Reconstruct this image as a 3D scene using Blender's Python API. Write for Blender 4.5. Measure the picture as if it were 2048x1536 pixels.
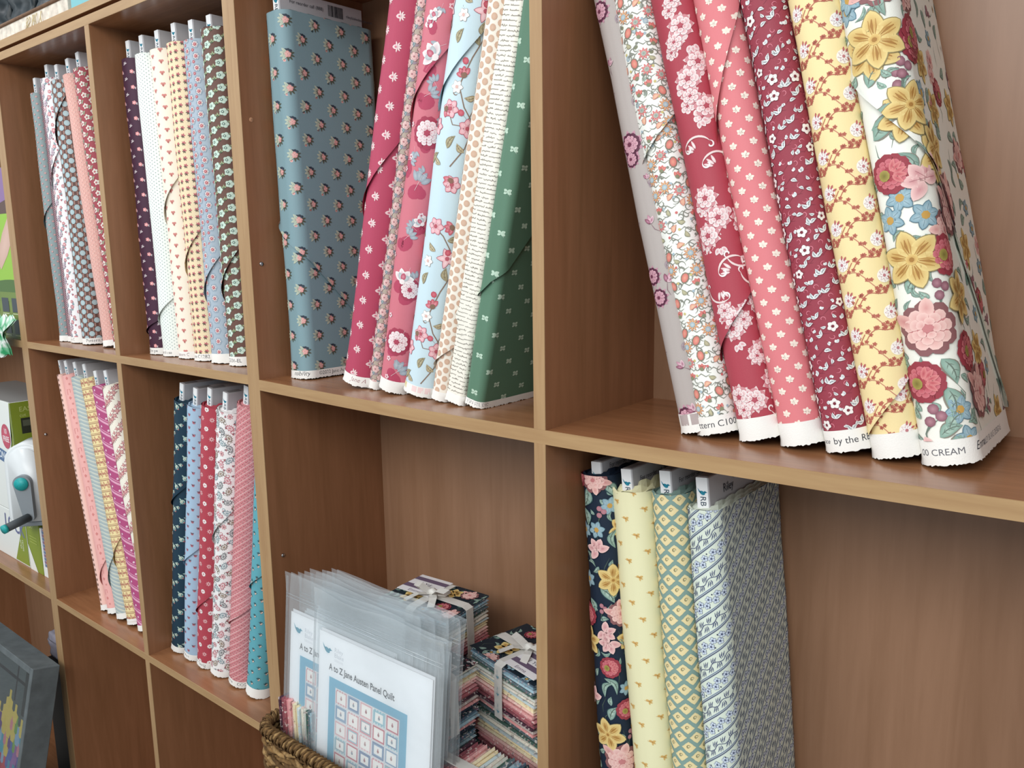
import bpy, bmesh, math, random
import numpy as np
from mathutils import Matrix, Vector

# ------------------------------------------------------------------ clearing, camera, world, lights, exposure
for _o in list(bpy.data.objects):
    bpy.data.objects.remove(_o)
SC = bpy.context.scene
COL = SC.collection
PI = math.pi


def lin(h):
    h = h.lstrip('#')
    c = np.array([int(h[i:i + 2], 16) / 255 for i in (0, 2, 4)])
    return np.where(c <= .04045, c / 12.92, ((c + .055) / 1.055) ** 2.4)


def rot_axes(a, b, c):
    ca, sa, cb, sb, cc, sc = math.cos(a), math.sin(a), math.cos(b), math.sin(b), math.cos(c), math.sin(c)
    f = np.array([-sa * cb, ca * cb, sb]); r0 = np.array([ca, sa, 0]); u0 = np.cross(r0, f)
    return cc * r0 + sc * u0, -sc * r0 + cc * u0, f


cam_d = bpy.data.cameras.new('camera')
cam = bpy.data.objects.new('camera', cam_d)
COL.objects.link(cam)
_R, _U, _F = rot_axes(0.68957672, -0.1664891, -0.01553174)
cam.matrix_world = Matrix(((_R[0], _U[0], -_F[0], 1.14233422), (_R[1], _U[1], -_F[1], -0.74389658),
                           (_R[2], _U[2], -_F[2], 0.20051499), (0, 0, 0, 1)))
cam_d.sensor_width = 36.0
cam_d.lens = 36.0 * 1630.371 / 2048
cam_d.clip_start = .02
SC.camera = cam

W = bpy.data.worlds.new('world'); SC.world = W; W.use_nodes = True
_bg = W.node_tree.nodes['Background']
_bg.inputs[0].default_value = (.84, .95, 1.0, 1)
_bg.inputs[1].default_value = .78


def area(name, loc, target, sx, sy, power, color):
    d = bpy.data.lights.new(name, 'AREA'); d.shape = 'RECTANGLE'; d.size = sx; d.size_y = sy
    d.energy = power; d.color = color
    o = bpy.data.objects.new(name, d); COL.objects.link(o); o.location = loc
    o.rotation_euler = (Vector(target) - Vector(loc)).to_track_quat('-Z', 'Y').to_euler()
    return o


area('shopfront_light', (.75, -2.25, 1.3), (.25, .1, -.15), 3.4, 1.1, 78, (1, .985, .96))
area('added_light_top_left', (-1.35, -.85, 1.55), (-.8, .05, .45), .6, .6, 13, (.98, .98, 1))  # added light, no known fixture; brightens the top-left shelf edges
area('side_window_light', (-2.6, -1.6, 1.1), (-.3, .1, .1), 1.0, 1.0, 8, (.92, .97, 1))
SC.view_settings.view_transform = 'Standard'
SC.view_settings.look = 'None'
SC.view_settings.exposure = -.27
SC.view_settings.gamma = 1.0
SC.view_settings.use_curve_mapping = False
SC.cycles.transparent_max_bounces = 40

# ------------------------------------------------------------------ materials
MATS = {}


def new_mat(name):
    m = bpy.data.materials.new(name); m.use_nodes = True
    MATS[name] = m
    return m, m.node_tree.nodes, m.node_tree.links, m.node_tree.nodes['Principled BSDF']


def wood(name, scale, dark, light, rough=.38, spec=.4):
    m, n, l, b = new_mat(name)
    tc = n.new('ShaderNodeTexCoord'); mp = n.new('ShaderNodeMapping'); mp.inputs['Scale'].default_value = scale
    l.new(tc.outputs['Object'], mp.inputs['Vector'])
    n1 = n.new('ShaderNodeTexNoise'); n1.inputs['Scale'].default_value = 3.2; n1.inputs['Detail'].default_value = 7
    n1.inputs['Roughness'].default_value = .6; n1.inputs['Distortion'].default_value = .6
    n2 = n.new('ShaderNodeTexNoise'); n2.inputs['Scale'].default_value = 11; n2.inputs['Detail'].default_value = 3
    l.new(mp.outputs[0], n1.inputs['Vector']); l.new(mp.outputs[0], n2.inputs['Vector'])
    mx = n.new('ShaderNodeMath'); mx.operation = 'MULTIPLY_ADD'; mx.inputs[1].default_value = .3
    l.new(n2.outputs[0], mx.inputs[0]); l.new(n1.outputs[0], mx.inputs[2])
    rp = n.new('ShaderNodeValToRGB'); rp.color_ramp.elements[0].position = .42; rp.color_ramp.elements[1].position = .82
    rp.color_ramp.elements[0].color = (*lin(dark), 1); rp.color_ramp.elements[1].color = (*lin(light), 1)
    l.new(mx.outputs[0], rp.inputs[0]); l.new(rp.outputs[0], b.inputs['Base Color'])
    b.inputs['Roughness'].default_value = rough
    b.inputs['Specular IOR Level'].default_value = spec
    return m


WV = wood('cherry_laminate_upright', (14, 14, 1.1), '885d3f', '98694a')
WH = wood('cherry_laminate_shelf', (1.1, 14, 14), '87593a', '9d6c4a', .27, .6)
EV = wood('oak_edge_upright', (20, 20, 1.5), 'a07d58', 'ae8d66', .5)
EH = wood('oak_edge_shelf', (1.5, 20, 20), 'a07d57', 'b08f66', .5)
WB = wood('cherry_laminate_back', (12, 12, .9), '8d694f', '9b765c', .36, .55)


def plain(name, col, rough=.6, spec=.4, metal=0, noise=0.0, nscale=40):
    m, n, l, b = new_mat(name)
    c = lin(col)
    b.inputs['Roughness'].default_value = rough; b.inputs['Metallic'].default_value = metal
    b.inputs['Specular IOR Level'].default_value = spec
    tc = n.new('ShaderNodeTexCoord'); t = n.new('ShaderNodeTexNoise'); t.inputs['Scale'].default_value = nscale
    t.inputs['Detail'].default_value = 4
    l.new(tc.outputs['Object'], t.inputs['Vector'])
    rp = n.new('ShaderNodeValToRGB')
    rp.color_ramp.elements[0].position = .3; rp.color_ramp.elements[1].position = .7
    rp.color_ramp.elements[0].color = (*(c * (1 - noise)), 1); rp.color_ramp.elements[1].color = (*np.minimum(c * (1 + noise), 1), 1)
    l.new(t.outputs[0], rp.inputs[0]); l.new(rp.outputs[0], b.inputs['Base Color'])
    return m


def printed(name, rough=.85, spec=.2, bump=0.0, bscale=1500, speck=0.0, sat=1.0):
    """colour comes from the printed motifs' own colour attribute; optional weave relief and small print specks"""
    m, n, l, b = new_mat(name)
    a = n.new('ShaderNodeAttribute'); a.attribute_name = 'Col'
    src = a.outputs['Color']
    b.inputs['Roughness'].default_value = rough; b.inputs['Specular IOR Level'].default_value = spec
    tc = n.new('ShaderNodeTexCoord')
    if speck:
        for sc_, th, colr, amt in ((190, .60, 'f2e6dc', speck), (130, .62, '4a3a44', speck * .8), (260, .6, 'c86070', speck * .6)):
            t = n.new('ShaderNodeTexNoise'); t.inputs['Scale'].default_value = sc_; t.inputs['Detail'].default_value = 2
            mp = n.new('ShaderNodeMapping'); mp.inputs['Location'].default_value = (sc_, 3.1, sc_ * .37)
            l.new(tc.outputs['Object'], mp.inputs['Vector']); l.new(mp.outputs[0], t.inputs['Vector'])
            r = n.new('ShaderNodeValToRGB'); r.color_ramp.elements[0].position = th; r.color_ramp.elements[1].position = th + .04
            l.new(t.outputs[0], r.inputs[0])
            k = n.new('ShaderNodeMath'); k.operation = 'MULTIPLY'; k.inputs[1].default_value = amt; l.new(r.outputs[0], k.inputs[0])
            mx = n.new('ShaderNodeMix'); mx.data_type = 'RGBA'
            l.new(k.outputs[0], mx.inputs[0]); l.new(src, mx.inputs[6]); mx.inputs[7].default_value = (*lin(colr), 1)
            src = mx.outputs[2]
    if sat != 1.0:
        hs = n.new('ShaderNodeHueSaturation'); hs.inputs['Saturation'].default_value = sat
        l.new(src, hs.inputs['Color']); src = hs.outputs[0]
    l.new(src, b.inputs['Base Color'])
    if bump:
        t = n.new('ShaderNodeTexNoise'); t.inputs['Scale'].default_value = bscale; t.inputs['Detail'].default_value = 1
        l.new(tc.outputs['Object'], t.inputs['Vector'])
        bp = n.new('ShaderNodeBump'); bp.inputs['Strength'].default_value = bump; bp.inputs['Distance'].default_value = .0004
        l.new(t.outputs[0], bp.inputs['Height']); l.new(bp.outputs[0], b.inputs['Normal'])
    return m


FAB = printed('printed_cotton', .6, .36, .25, 900, 0, .95)
SELV = printed('white_selvage', .95, .1, .5, 700)
PAPER = printed('printed_paper', .55, .35)
CARD = printed('cardboard_core', .8, .2)
BUND = printed('folded_cotton', .8, .25, .3, 700, .55, .78)
GLOSSBOX = printed('printed_carton', .4, .45)
RIB = plain('white_satin_ribbon', 'd9d7d2', .35, .5, 0, .05, 120)
STEEL = plain('shelf_pin_steel', 'c4c6c8', .25, .5, 1.0, .03)
HOLE = plain('drilled_hole', 'b98a6a', .8, .2, 0, .3, 400)


def plastic_film():
    m, n, l, b = new_mat('clear_film')
    out = [x for x in n if x.type == 'OUTPUT_MATERIAL'][0]
    n.remove(b)
    tr = n.new('ShaderNodeBsdfTransparent'); tr.inputs[0].default_value = (.96, .975, .98, 1)
    df = n.new('ShaderNodeBsdfDiffuse'); df.inputs[0].default_value = (.86, .92, .96, 1)
    gl = n.new('ShaderNodeBsdfGlossy'); gl.inputs[0].default_value = (1, 1, 1, 1); gl.inputs['Roughness'].default_value = .12
    fr = n.new('ShaderNodeFresnel'); fr.inputs[0].default_value = 1.4
    tc = n.new('ShaderNodeTexCoord'); t = n.new('ShaderNodeTexNoise'); t.inputs['Scale'].default_value = 28
    l.new(tc.outputs['Object'], t.inputs['Vector'])
    bp = n.new('ShaderNodeBump'); bp.inputs['Strength'].default_value = .35; bp.inputs['Distance'].default_value = .004
    l.new(t.outputs[0], bp.inputs['Height']); l.new(bp.outputs[0], gl.inputs['Normal']); l.new(bp.outputs[0], fr.inputs['Normal'])
    m1 = n.new('ShaderNodeMixShader'); m1.inputs[0].default_value = .17
    l.new(tr.outputs[0], m1.inputs[1]); l.new(df.outputs[0], m1.inputs[2])
    m2 = n.new('ShaderNodeMixShader'); l.new(fr.outputs[0], m2.inputs[0]); l.new(m1.outputs[0], m2.inputs[1]); l.new(gl.outputs[0], m2.inputs[2])
    l.new(m2.outputs[0], out.inputs[0])
    return m


FILM = plastic_film()


def seam_film():
    m, n, l, b = new_mat('heat_sealed_film')
    out = [x for x in n if x.type == 'OUTPUT_MATERIAL'][0]
    n.remove(b)
    tr = n.new('ShaderNodeBsdfTransparent')
    df = n.new('ShaderNodeBsdfGlossy'); df.inputs[0].default_value = (.85, .9, .93, 1); df.inputs['Roughness'].default_value = .4
    m1 = n.new('ShaderNodeMixShader'); m1.inputs[0].default_value = .24
    l.new(tr.outputs[0], m1.inputs[1]); l.new(df.outputs[0], m1.inputs[2]); l.new(m1.outputs[0], out.inputs[0])
    return m


SEAM = seam_film()

# ------------------------------------------------------------------ object helpers


def props(o, label=None, cat=None, group=None, kind=None):
    if label: o['label'] = label
    if cat: o['category'] = cat
    if group: o['group'] = group
    if kind: o['kind'] = kind
    return o


def empty(name, loc=(0, 0, 0), rot=(0, 0, 0), **k):
    o = bpy.data.objects.new(name, None); o.empty_display_size = .05
    o.location = loc; o.rotation_euler = rot; COL.objects.link(o)
    return props(o, **k)


def obj(name, me, mat=None, parent=None, **k):
    o = bpy.data.objects.new(name, me)
    if mat is not None:
        me.materials.clear(); me.materials.append(mat)
    COL.objects.link(o)
    if parent is not None: o.parent = parent
    return props(o, **k)


def mesh_from(name, V, Fc, smooth=False):
    me = bpy.data.meshes.new(name); me.from_pydata([tuple(v) for v in V], [], Fc); me.update()
    if smooth: me.shade_smooth()
    return me


def set_col(me, C):
    a = me.color_attributes.new('Col', 'FLOAT_COLOR', 'POINT')
    buf = np.ones((len(me.vertices), 4), np.float32); buf[:, :3] = C
    a.data.foreach_set('color', buf.ravel())


def box_mesh(name, x0, x1, y0, y1, z0, z1, bev=0.0, seg=2):
    bm = bmesh.new(); bmesh.ops.create_cube(bm, size=1)
    for v in bm.verts:
        v.co = Vector((x0 + (v.co.x + .5) * (x1 - x0), y0 + (v.co.y + .5) * (y1 - y0), z0 + (v.co.z + .5) * (z1 - z0)))
    if bev: bmesh.ops.bevel(bm, geom=bm.edges[:], offset=bev, segments=seg, affect='EDGES', profile=.5)
    me = bpy.data.meshes.new(name); bm.to_mesh(me); bm.free()
    return me


def tube(pts, r, n=6, closed=False, radii=None):
    P = np.asarray(pts, float); m = len(P)
    T = np.gradient(P, axis=0) if not closed else np.roll(P, -1, 0) - np.roll(P, 1, 0)
    T /= np.linalg.norm(T, axis=1)[:, None] + 1e-12
    ref = np.array([0, 0, 1.0]) if abs(T[:, 2]).mean() < .8 else np.array([1.0, 0, 0])
    A = np.cross(T, ref); A /= np.linalg.norm(A, axis=1)[:, None] + 1e-12; B = np.cross(T, A)
    V = []; Fc = []
    for i in range(m):
        rr = r if radii is None else radii[i]
        for k in range(n):
            an = 2 * PI * k / n; V.append(P[i] + rr * (math.cos(an) * A[i] + math.sin(an) * B[i]))
    for i in range(m if closed else m - 1):
        j = (i + 1) % m
        for k in range(n):
            k2 = (k + 1) % n; Fc.append((i * n + k, i * n + k2, j * n + k2, j * n + k))
    if not closed:
        Fc.append(tuple(range(n))[::-1]); Fc.append(tuple((m - 1) * n + k for k in range(n)))
    return V, Fc


class MB:
    def __init__(s): s.V = []; s.F = []

    def add(s, V, Fc):
        b = len(s.V); s.V += [tuple(v) for v in V]; s.F += [tuple(i + b for i in f) for f in Fc]; return s

    def mesh(s, name, smooth=True): return mesh_from(name, s.V, s.F, smooth)


# ------------------------------------------------------------------ print motifs: triangle soups (T n,3,2 in mm; C n,3,3; L n layer)


def cat(*S):
    S = [s for s in S if s is not None and len(s[2])]
    if not S: return np.zeros((0, 3, 2)), np.zeros((0, 3, 3)), np.zeros(0)
    return tuple(np.concatenate([s[i] for s in S]) for i in range(3))


def xf(s, x=0, y=0, r=0, k=1.0, lift=0):
    c, q = math.cos(r), math.sin(r); M = np.array([[c, q], [-q, c]]) * k
    return s[0] @ M + np.array([x, y]), s[1], s[2] + lift


def tile(s, places):
    if not len(places): return cat()
    T = []
    for p in places:
        x, y = p[0], p[1]; r = p[2] if len(p) > 2 else 0; k = p[3] if len(p) > 3 else 1
        c, q = math.cos(r), math.sin(r)
        T.append(s[0] @ (np.array([[c, q], [-q, c]]) * k) + np.array([x, y]))
    n = len(places)
    return np.concatenate(T), np.tile(s[1], (n, 1, 1)), np.tile(s[2], n)


def fan(pts, ce, cm=None, L=1, mid=None):
    P = np.asarray(pts, float); m = P.mean(0) if mid is None else np.asarray(mid, float)
    ce = lin(ce); cm = ce if cm is None else lin(cm)
    n = len(P); T = np.empty((n, 3, 2)); T[:, 0] = m; T[:, 1] = P; T[:, 2] = np.roll(P, -1, 0)
    C = np.empty((n, 3, 3)); C[:, 0] = cm; C[:, 1:] = ce
    return T, C, np.full(n, float(L))


def ell(cx, cy, rx, ry, col, cm=None, L=1, n=9, rot=0, mid=None):
    a = np.linspace(0, 2 * PI, n, endpoint=False); x, y = rx * np.cos(a), ry * np.sin(a)
    c, s = math.cos(rot), math.sin(rot)
    return fan(np.stack([cx + c * x - s * y, cy + s * x + c * y], 1), col, cm, L, mid)


def rect(x0, y0, x1, y1, col, L=1):
    return fan([(x0, y0), (x1, y0), (x1, y1), (x0, y1)], col, None, L)


def stroke(pts, w, col, L=1, taper=True):
    P = np.asarray(pts, float); T = np.gradient(P, axis=0); T /= np.linalg.norm(T, axis=1)[:, None] + 1e-9
    N = np.stack([-T[:, 1], T[:, 0]], 1)
    ww = w * np.ones(len(P)) / 2
    if taper: ww = ww * np.clip(np.sin(np.linspace(.18, PI - .18, len(P))) * 1.3, .25, 1)
    A, B = P + N * ww[:, None], P - N * ww[:, None]
    n = len(P) - 1; Tt = np.empty((2 * n, 3, 2))
    Tt[:n, 0], Tt[:n, 1], Tt[:n, 2] = A[:-1], B[:-1], B[1:]
    Tt[n:, 0], Tt[n:, 1], Tt[n:, 2] = A[:-1], B[1:], A[1:]
    return Tt, np.tile(lin(col), (2 * n, 3, 1)), np.full(2 * n, float(L))


def arc(cx, cy, r, a0, a1, n=9, grow=0.0):
    a = np.linspace(a0, a1, n); rr = r * (1 + grow * np.linspace(0, 1, n))
    return np.stack([cx + rr * np.cos(a), cy + rr * np.sin(a)], 1)


def curl(x, y, r, a0, turns, w, col, L=1, shrink=.75):
    n = 14; a = a0 + np.linspace(0, turns * 2 * PI, n); rr = r * (1 - shrink * np.linspace(0, 1, n))
    P = np.stack([rr * np.cos(a), rr * np.sin(a)], 1); P = P - P[0] + np.array([x, y])
    return stroke(P, w, col, L)


def petal(l, w, a, col, cm=None, L=1, b=0.0, point=0.0, n=8):
    t = np.linspace(0, 1, n)
    prof = np.maximum(np.sin(PI * t ** .82), 0) ** .62 * (1 - point * t)
    up = np.stack([b + t * l, prof * w / 2], 1); dn = np.stack([b + t[::-1] * l, -prof[::-1] * w / 2], 1)[1:-1]
    P = np.concatenate([up, dn]); c, s = math.cos(a), math.sin(a)
    P = P @ np.array([[c, s], [-s, c]])
    return fan(P, col, cm, L, (math.cos(a) * (b + l * .45), math.sin(a) * (b + l * .45)))


def flower(R, n, col, cm, cen, out=None, wide=1.1, a0=0.0, L=1, rc=.28, point=0.0):
    S = []
    w = wide * 2 * PI * R * .6 / n
    for i in range(n):
        a = a0 + 2 * PI * i / n
        if out: S.append(petal(R * 1.06, w * 1.16, a, out, None, L, 0, point))
        S.append(petal(R, w, a, col, cm, L + 1, 0, point))
    S.append(ell(0, 0, R * rc, R * rc, cen, None, L + 2, 7))
    return cat(*S)


def leaf(l, w, a, col, cm, vein=None, out=None, L=1, bend=.15):
    t = np.linspace(0, 1, 9); prof = np.sin(PI * t ** .8) * w / 2
    mid = np.stack([t * l, bend * l * np.sin(PI * t)], 1)

    def shape(k):
        return np.concatenate([mid + np.stack([0 * t, prof * k], 1), (mid - np.stack([0 * t, prof * k], 1))[::-1][1:-1]])
    S = []
    if out: S.append(fan(shape(1.22), out, None, L))
    S.append(fan(shape(1), col, cm, L + 1))
    if vein:
        S.append(stroke(mid[1:-1], w * .09, vein, L + 2))
        for i in (2, 4, 6):
            for s in (-1, 1):
                p = mid[i]; S.append(stroke([p, p + (l * .06, s * w * .13), p + (l * .13, s * prof[i] / 2 * 1.2)], w * .05, vein, L + 2))
    return xf(cat(*S), 0, 0, a)


def rose(R, dark, mid, light, out=None, rings=((1, 9), (.7, 7), (.42, 5)), L=1, cen=None, seed=0):
    rg = random.Random(seed); S = []
    if out:
        for i in range(rings[0][1]):
            a = 2 * PI * i / rings[0][1]
            S.append(ell(R * .72 * math.cos(a), R * .72 * math.sin(a), R * .36, R * .36, out, None, L, 8))
    for k, (q, n) in enumerate(rings):
        a0 = rg.random() * 6; l = L + 1 + 2 * k
        S.append(ell(0, 0, R * q * .72, R * q * .72, dark, None, l, 10))
        for i in range(n):
            a = a0 + 2 * PI * i / n; d = R * q * .66; rr = R * q * 1.9 / n * (1 + .2 * rg.random())
            S.append(ell(d * math.cos(a), d * math.sin(a), rr, rr * .8, light, mid, l + 1, 8, a + PI / 2, (d * .72 * math.cos(a), d * .72 * math.sin(a))))
    S.append(ell(0, 0, R * .2, R * .16, cen or dark, None, L + 2 * len(rings) + 1, 7))
    return cat(*S)


def lattice(u0, u1, v0, v1, du, dv, uo=0., vo=0., stag=0., jit=0, rg=None, rot=None):
    """columns du apart from uo; in each column every dv from vo, each next column raised by stag"""
    P = []
    for i in range(math.floor((u0 - uo) / du) - 1, math.ceil((u1 - uo) / du) + 2):
        for j in range(math.floor((v0 - vo) / dv) - 2, math.ceil((v1 - vo) / dv) + 3):
            u = uo + i * du; v = vo + j * dv + (i * stag) % dv
            if jit: u += rg.uniform(-jit, jit); v += rg.uniform(-jit, jit)
            if u0 - 14 < u < u1 + 14 and v0 - 14 < v < v1 + 14:
                P.append((u, v) if rot is None else (u, v, rot if not callable(rot) else rot(i, j)))
    return P


def shuffle_place(u0, u1, v0, v1, d, rg, n=4000):
    P = []
    for _ in range(n):
        p = (rg.uniform(u0, u1), rg.uniform(v0, v1))
        if all((p[0] - q[0]) ** 2 + (p[1] - q[1]) ** 2 > d * d for q in P): P.append(p)
    return P


_txt = {}


def text(s, h, col, x=0, y=0, r=0, L=2, bold=0.0, shear=0.0, w=1.0, serif=0.0):
    key = (s, bold, shear, serif)
    if key not in _txt:
        cu = bpy.data.curves.new('t', 'FONT'); cu.body = s; cu.size = 1; cu.shear = shear; cu.resolution_u = 3
        cu.offset = bold
        o = bpy.data.objects.new('t', cu); COL.objects.link(o)
        dg = bpy.context.evaluated_depsgraph_get(); me = o.evaluated_get(dg).to_mesh()
        me.calc_loop_triangles()
        V = np.array([v.co[:2] for v in me.vertices]) if len(me.vertices) else np.zeros((0, 2))
        T = V[np.array([t.vertices[:] for t in me.loop_triangles], int)] if len(me.loop_triangles) else np.zeros((0, 3, 2))
        o.evaluated_get(dg).to_mesh_clear(); bpy.data.objects.remove(o); bpy.data.curves.remove(cu)
        if serif and len(T):
            E = {}
            for tr in T:
                for i in range(3):
                    a, b = tr[i], tr[(i + 1) % 3]; k = tuple(sorted([(round(a[0], 3), round(a[1], 3)), (round(b[0], 3), round(b[1], 3))])); E[k] = E.get(k, 0) + 1
            R_ = []
            for (a, b), n_ in E.items():
                if n_ == 1 and abs(a[1] - b[1]) < .004 and .03 < abs(a[0] - b[0]) < .17 and (abs(a[1]) < .02 or a[1] > .42):
                    y0, y1 = (a[1], a[1] + .045) if abs(a[1]) < .02 else (a[1] - .045, a[1]); e = serif
                    x0, x1 = a[0] - e, b[0] + (e if abs(a[1]) < .02 or a[1] > .6 else 0)
                    R_ += [[(x0, y0), (x1, y0), (x1, y1)], [(x0, y0), (x1, y1), (x0, y1)]]
            if R_: T = np.concatenate([T, np.array(R_)])
        _txt[key] = T
    T = _txt[key] * np.array([h * 1.4 * w, h * 1.4])
    return xf((T, np.tile(lin(col), (len(T), 3, 1)), np.full(len(T), float(L))), x, y, r)


def text_width(s, h, bold=0.0, w=1.0):
    T = text(s, h, '000000', bold=bold, w=w)[0]
    return T[:, :, 0].max() if len(T) else 0


def script(s_len, h, col, rg, x=0, y=0, L=2, w=.35, r=0):
    """handwriting-like cursive line"""
    n = int(s_len / (h * .72)); P = []
    for i in range(n):
        t = i / n * s_len; up = rg.choice([.5, .6, .5, 1.2, .55, .5, -.5]) * h
        P += [(t, rg.uniform(-.1, .1) * h), (t + h * .3, up), (t + h * .5, up * .5)]
    return xf(stroke(P, w, col, L, False), x, y, r)


def split(S, dist, keep=0):
    """cut every triangle along the line dist(T) = 0; keep=+1/-1 drops the other side"""
    T, C, L = S
    if not len(T): return S
    d = dist(T)
    d = np.where(np.abs(d) < 1e-6, 0, d)
    cross = (d.max(1) > 0) & (d.min(1) < 0)
    parts = [(T[~cross], C[~cross], L[~cross])]
    if cross.any():
        t, c, l, e = T[cross], C[cross], L[cross], d[cross]
        pos = e > 0; lonepos = pos.sum(1) == 1
        lone = np.where(lonepos, np.argmax(pos, 1), -1)
        neg = e < 0; loneneg = (neg.sum(1) == 1) & ~lonepos
        lone = np.where(loneneg, np.argmax(neg, 1), lone)
        idx = (lone[:, None] + np.arange(3)[None]) % 3; ar = np.arange(len(t))[:, None]
        t, c, e = t[ar, idx], c[ar, idx], e[ar, idx]
        k1 = (e[:, 0] / (e[:, 0] - e[:, 1]))[:, None]; k2 = (e[:, 0] / (e[:, 0] - e[:, 2]))[:, None]
        p, q = t[:, 0] + (t[:, 1] - t[:, 0]) * k1, t[:, 0] + (t[:, 2] - t[:, 0]) * k2
        cp, cq = c[:, 0] + (c[:, 1] - c[:, 0]) * k1, c[:, 0] + (c[:, 2] - c[:, 0]) * k2
        st = lambda a, b, g: np.stack([a, b, g], 1)
        parts += [(st(t[:, 0], p, q), st(c[:, 0], cp, cq), l), (st(p, t[:, 1], t[:, 2]), st(cp, c[:, 1], c[:, 2]), l),
                  (st(p, t[:, 2], q), st(cp, c[:, 2], cq), l)]
    S = cat(*parts)
    if keep:
        m = dist(S[0]).mean(1) * keep > 0
        S = (S[0][m], S[1][m], S[2][m])
    return S


def axis_line(ax, val): return lambda T: T[:, :, ax] - val


def clip_rect(S, u0, u1, v0, v1):
    m = (S[0][:, :, 0].max(1) > u0) & (S[0][:, :, 0].min(1) < u1) & (S[0][:, :, 1].max(1) > v0) & (S[0][:, :, 1].min(1) < v1)
    S = (S[0][m], S[1][m], S[2][m])
    for ax, v, k in ((0, u0, 1), (0, u1, -1), (1, v0, 1), (1, v1, -1)):
        S = split(S, axis_line(ax, v), k)
    return S


def soup_mesh(name, S, surf, step=.00016):
    """surf(U mm, V mm) -> positions (m), normals; layers are lifted along the normal"""
    T, C, L = S
    a = T[:, 1] - T[:, 0]; b = T[:, 2] - T[:, 0]
    cr = a[:, 0] * b[:, 1] - a[:, 1] * b[:, 0]
    ok = np.abs(cr) > 1e-5; T, C, L, cr = T[ok], C[ok], L[ok], cr[ok]
    fl = cr < 0; T[fl] = T[fl][:, ::-1]; C[fl] = C[fl][:, ::-1]
    n = len(T)
    P, N = surf(T.reshape(-1, 2)[:, 0], T.reshape(-1, 2)[:, 1])
    P = P + N * (np.repeat(L, 3) * step)[:, None]
    me = bpy.data.meshes.new(name)
    me.vertices.add(3 * n); me.loops.add(3 * n); me.polygons.add(n)
    me.vertices.foreach_set('co', P.astype(np.float32).ravel())
    me.loops.foreach_set('vertex_index', np.arange(3 * n, dtype=np.int32))
    me.polygons.foreach_set('loop_start', np.arange(0, 3 * n, 3, dtype=np.int32))
    me.update(calc_edges=True)
    set_col(me, C.reshape(-1, 3))
    me.shade_smooth()
    me.normals_split_custom_set_from_vertices(N.astype(np.float32).tolist())
    return me


def flat_surf(origin, ex, ey):
    o, ex, ey = np.array(origin, float), np.array(ex, float), np.array(ey, float)
    n = np.cross(ex, ey); n /= np.linalg.norm(n)
    return lambda U, V: (o + np.outer(U / 1000, ex) + np.outer(V / 1000, ey), np.tile(n, (len(U), 1)))


# bird emblem on the cores and sheets
def bird(h, col, x=0, y=0, L=3, r=0):
    k = h / 10
    return xf(cat(ell(0, 0, 4.2 * k, 2.6 * k, col, None, L, 12, -.25), fan([(-3 * k, 1 * k), (-8 * k, 5.4 * k), (-5.4 * k, 1 * k), (-2.4 * k, -1.6 * k)], col, None, L),
                  ell(3.6 * k, 2 * k, 1.7 * k, 1.6 * k, col, None, L, 9), fan([(4.6 * k, 2.8 * k), (7.4 * k, 2.4 * k), (4.8 * k, 1.3 * k)], col, None, L),
                  stroke([(-.3 * k, -2.4 * k), (.4 * k, -4.6 * k)], .6 * k, col, L), stroke([(1.2 * k, -2.3 * k), (1.8 * k, -4.4 * k)], .6 * k, col, L)), x, y, r)


def barcode(x, y, w, h, rg, L=2, col='2a2a30'):
    S = []; t = 0
    while t < w:
        b = rg.choice([.35, .35, .6, .9]) * w / 26; S.append(rect(x + t, y, x + t + b, y + h, col, L)); t += b + rg.choice([.35, .5, .8]) * w / 26
    return cat(*S)

ZB = -.6373


def sag(x):
    """the right-hand case's middle shelf bends a little under its load"""
    return -.00507 - .00696 * (1 - ((x - .57) / .57) ** 2)


# ------------------------------------------------------------------ the fabric prints (u right, v up, millimetres)
PAT = {}


def pat(base):
    def deco(f):
        PAT[f.__name__[2:]] = (base, f)
        return f
    return deco


def sprig(col, leafc, s=1.0, n=3):
    return cat(*[petal(3.4 * s, 2.2 * s, PI / 2 + (i - (n - 1) / 2) * .7, col, None, 1, .2) for i in range(n)],
               petal(2.6 * s, 1.3 * s, -PI / 2 - .5, leafc, None, 1), petal(2.6 * s, 1.3 * s, -PI / 2 + .6, leafc, None, 1))


@pat('8c9c9e')
def p_sage_rose(a, b, c, d, rg):
    m = cat(ell(0, 0, 2.6, 2.2, 'b98a8c', 'd9a9a4', 2, 7), petal(3.4, 1.8, 2.6, '6a6a70'), petal(3.4, 1.8, -.5, '6a6a70'), petal(2.6, 1.4, 1.2, 'a8b8b4'))
    return tile(m, lattice(a, b, c, d, 9, 15, 0, 3, 7.5))


@pat('d8cfcc')
def p_maroon_twill(a, b, c, d, rg):
    return cat(*[stroke([(a - 5, v), (b + 5, v + (b - a) * .9)], 2.2, '7d4c5c', 1, False) for v in np.arange(c - 60, d, 4.2)])


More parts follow.
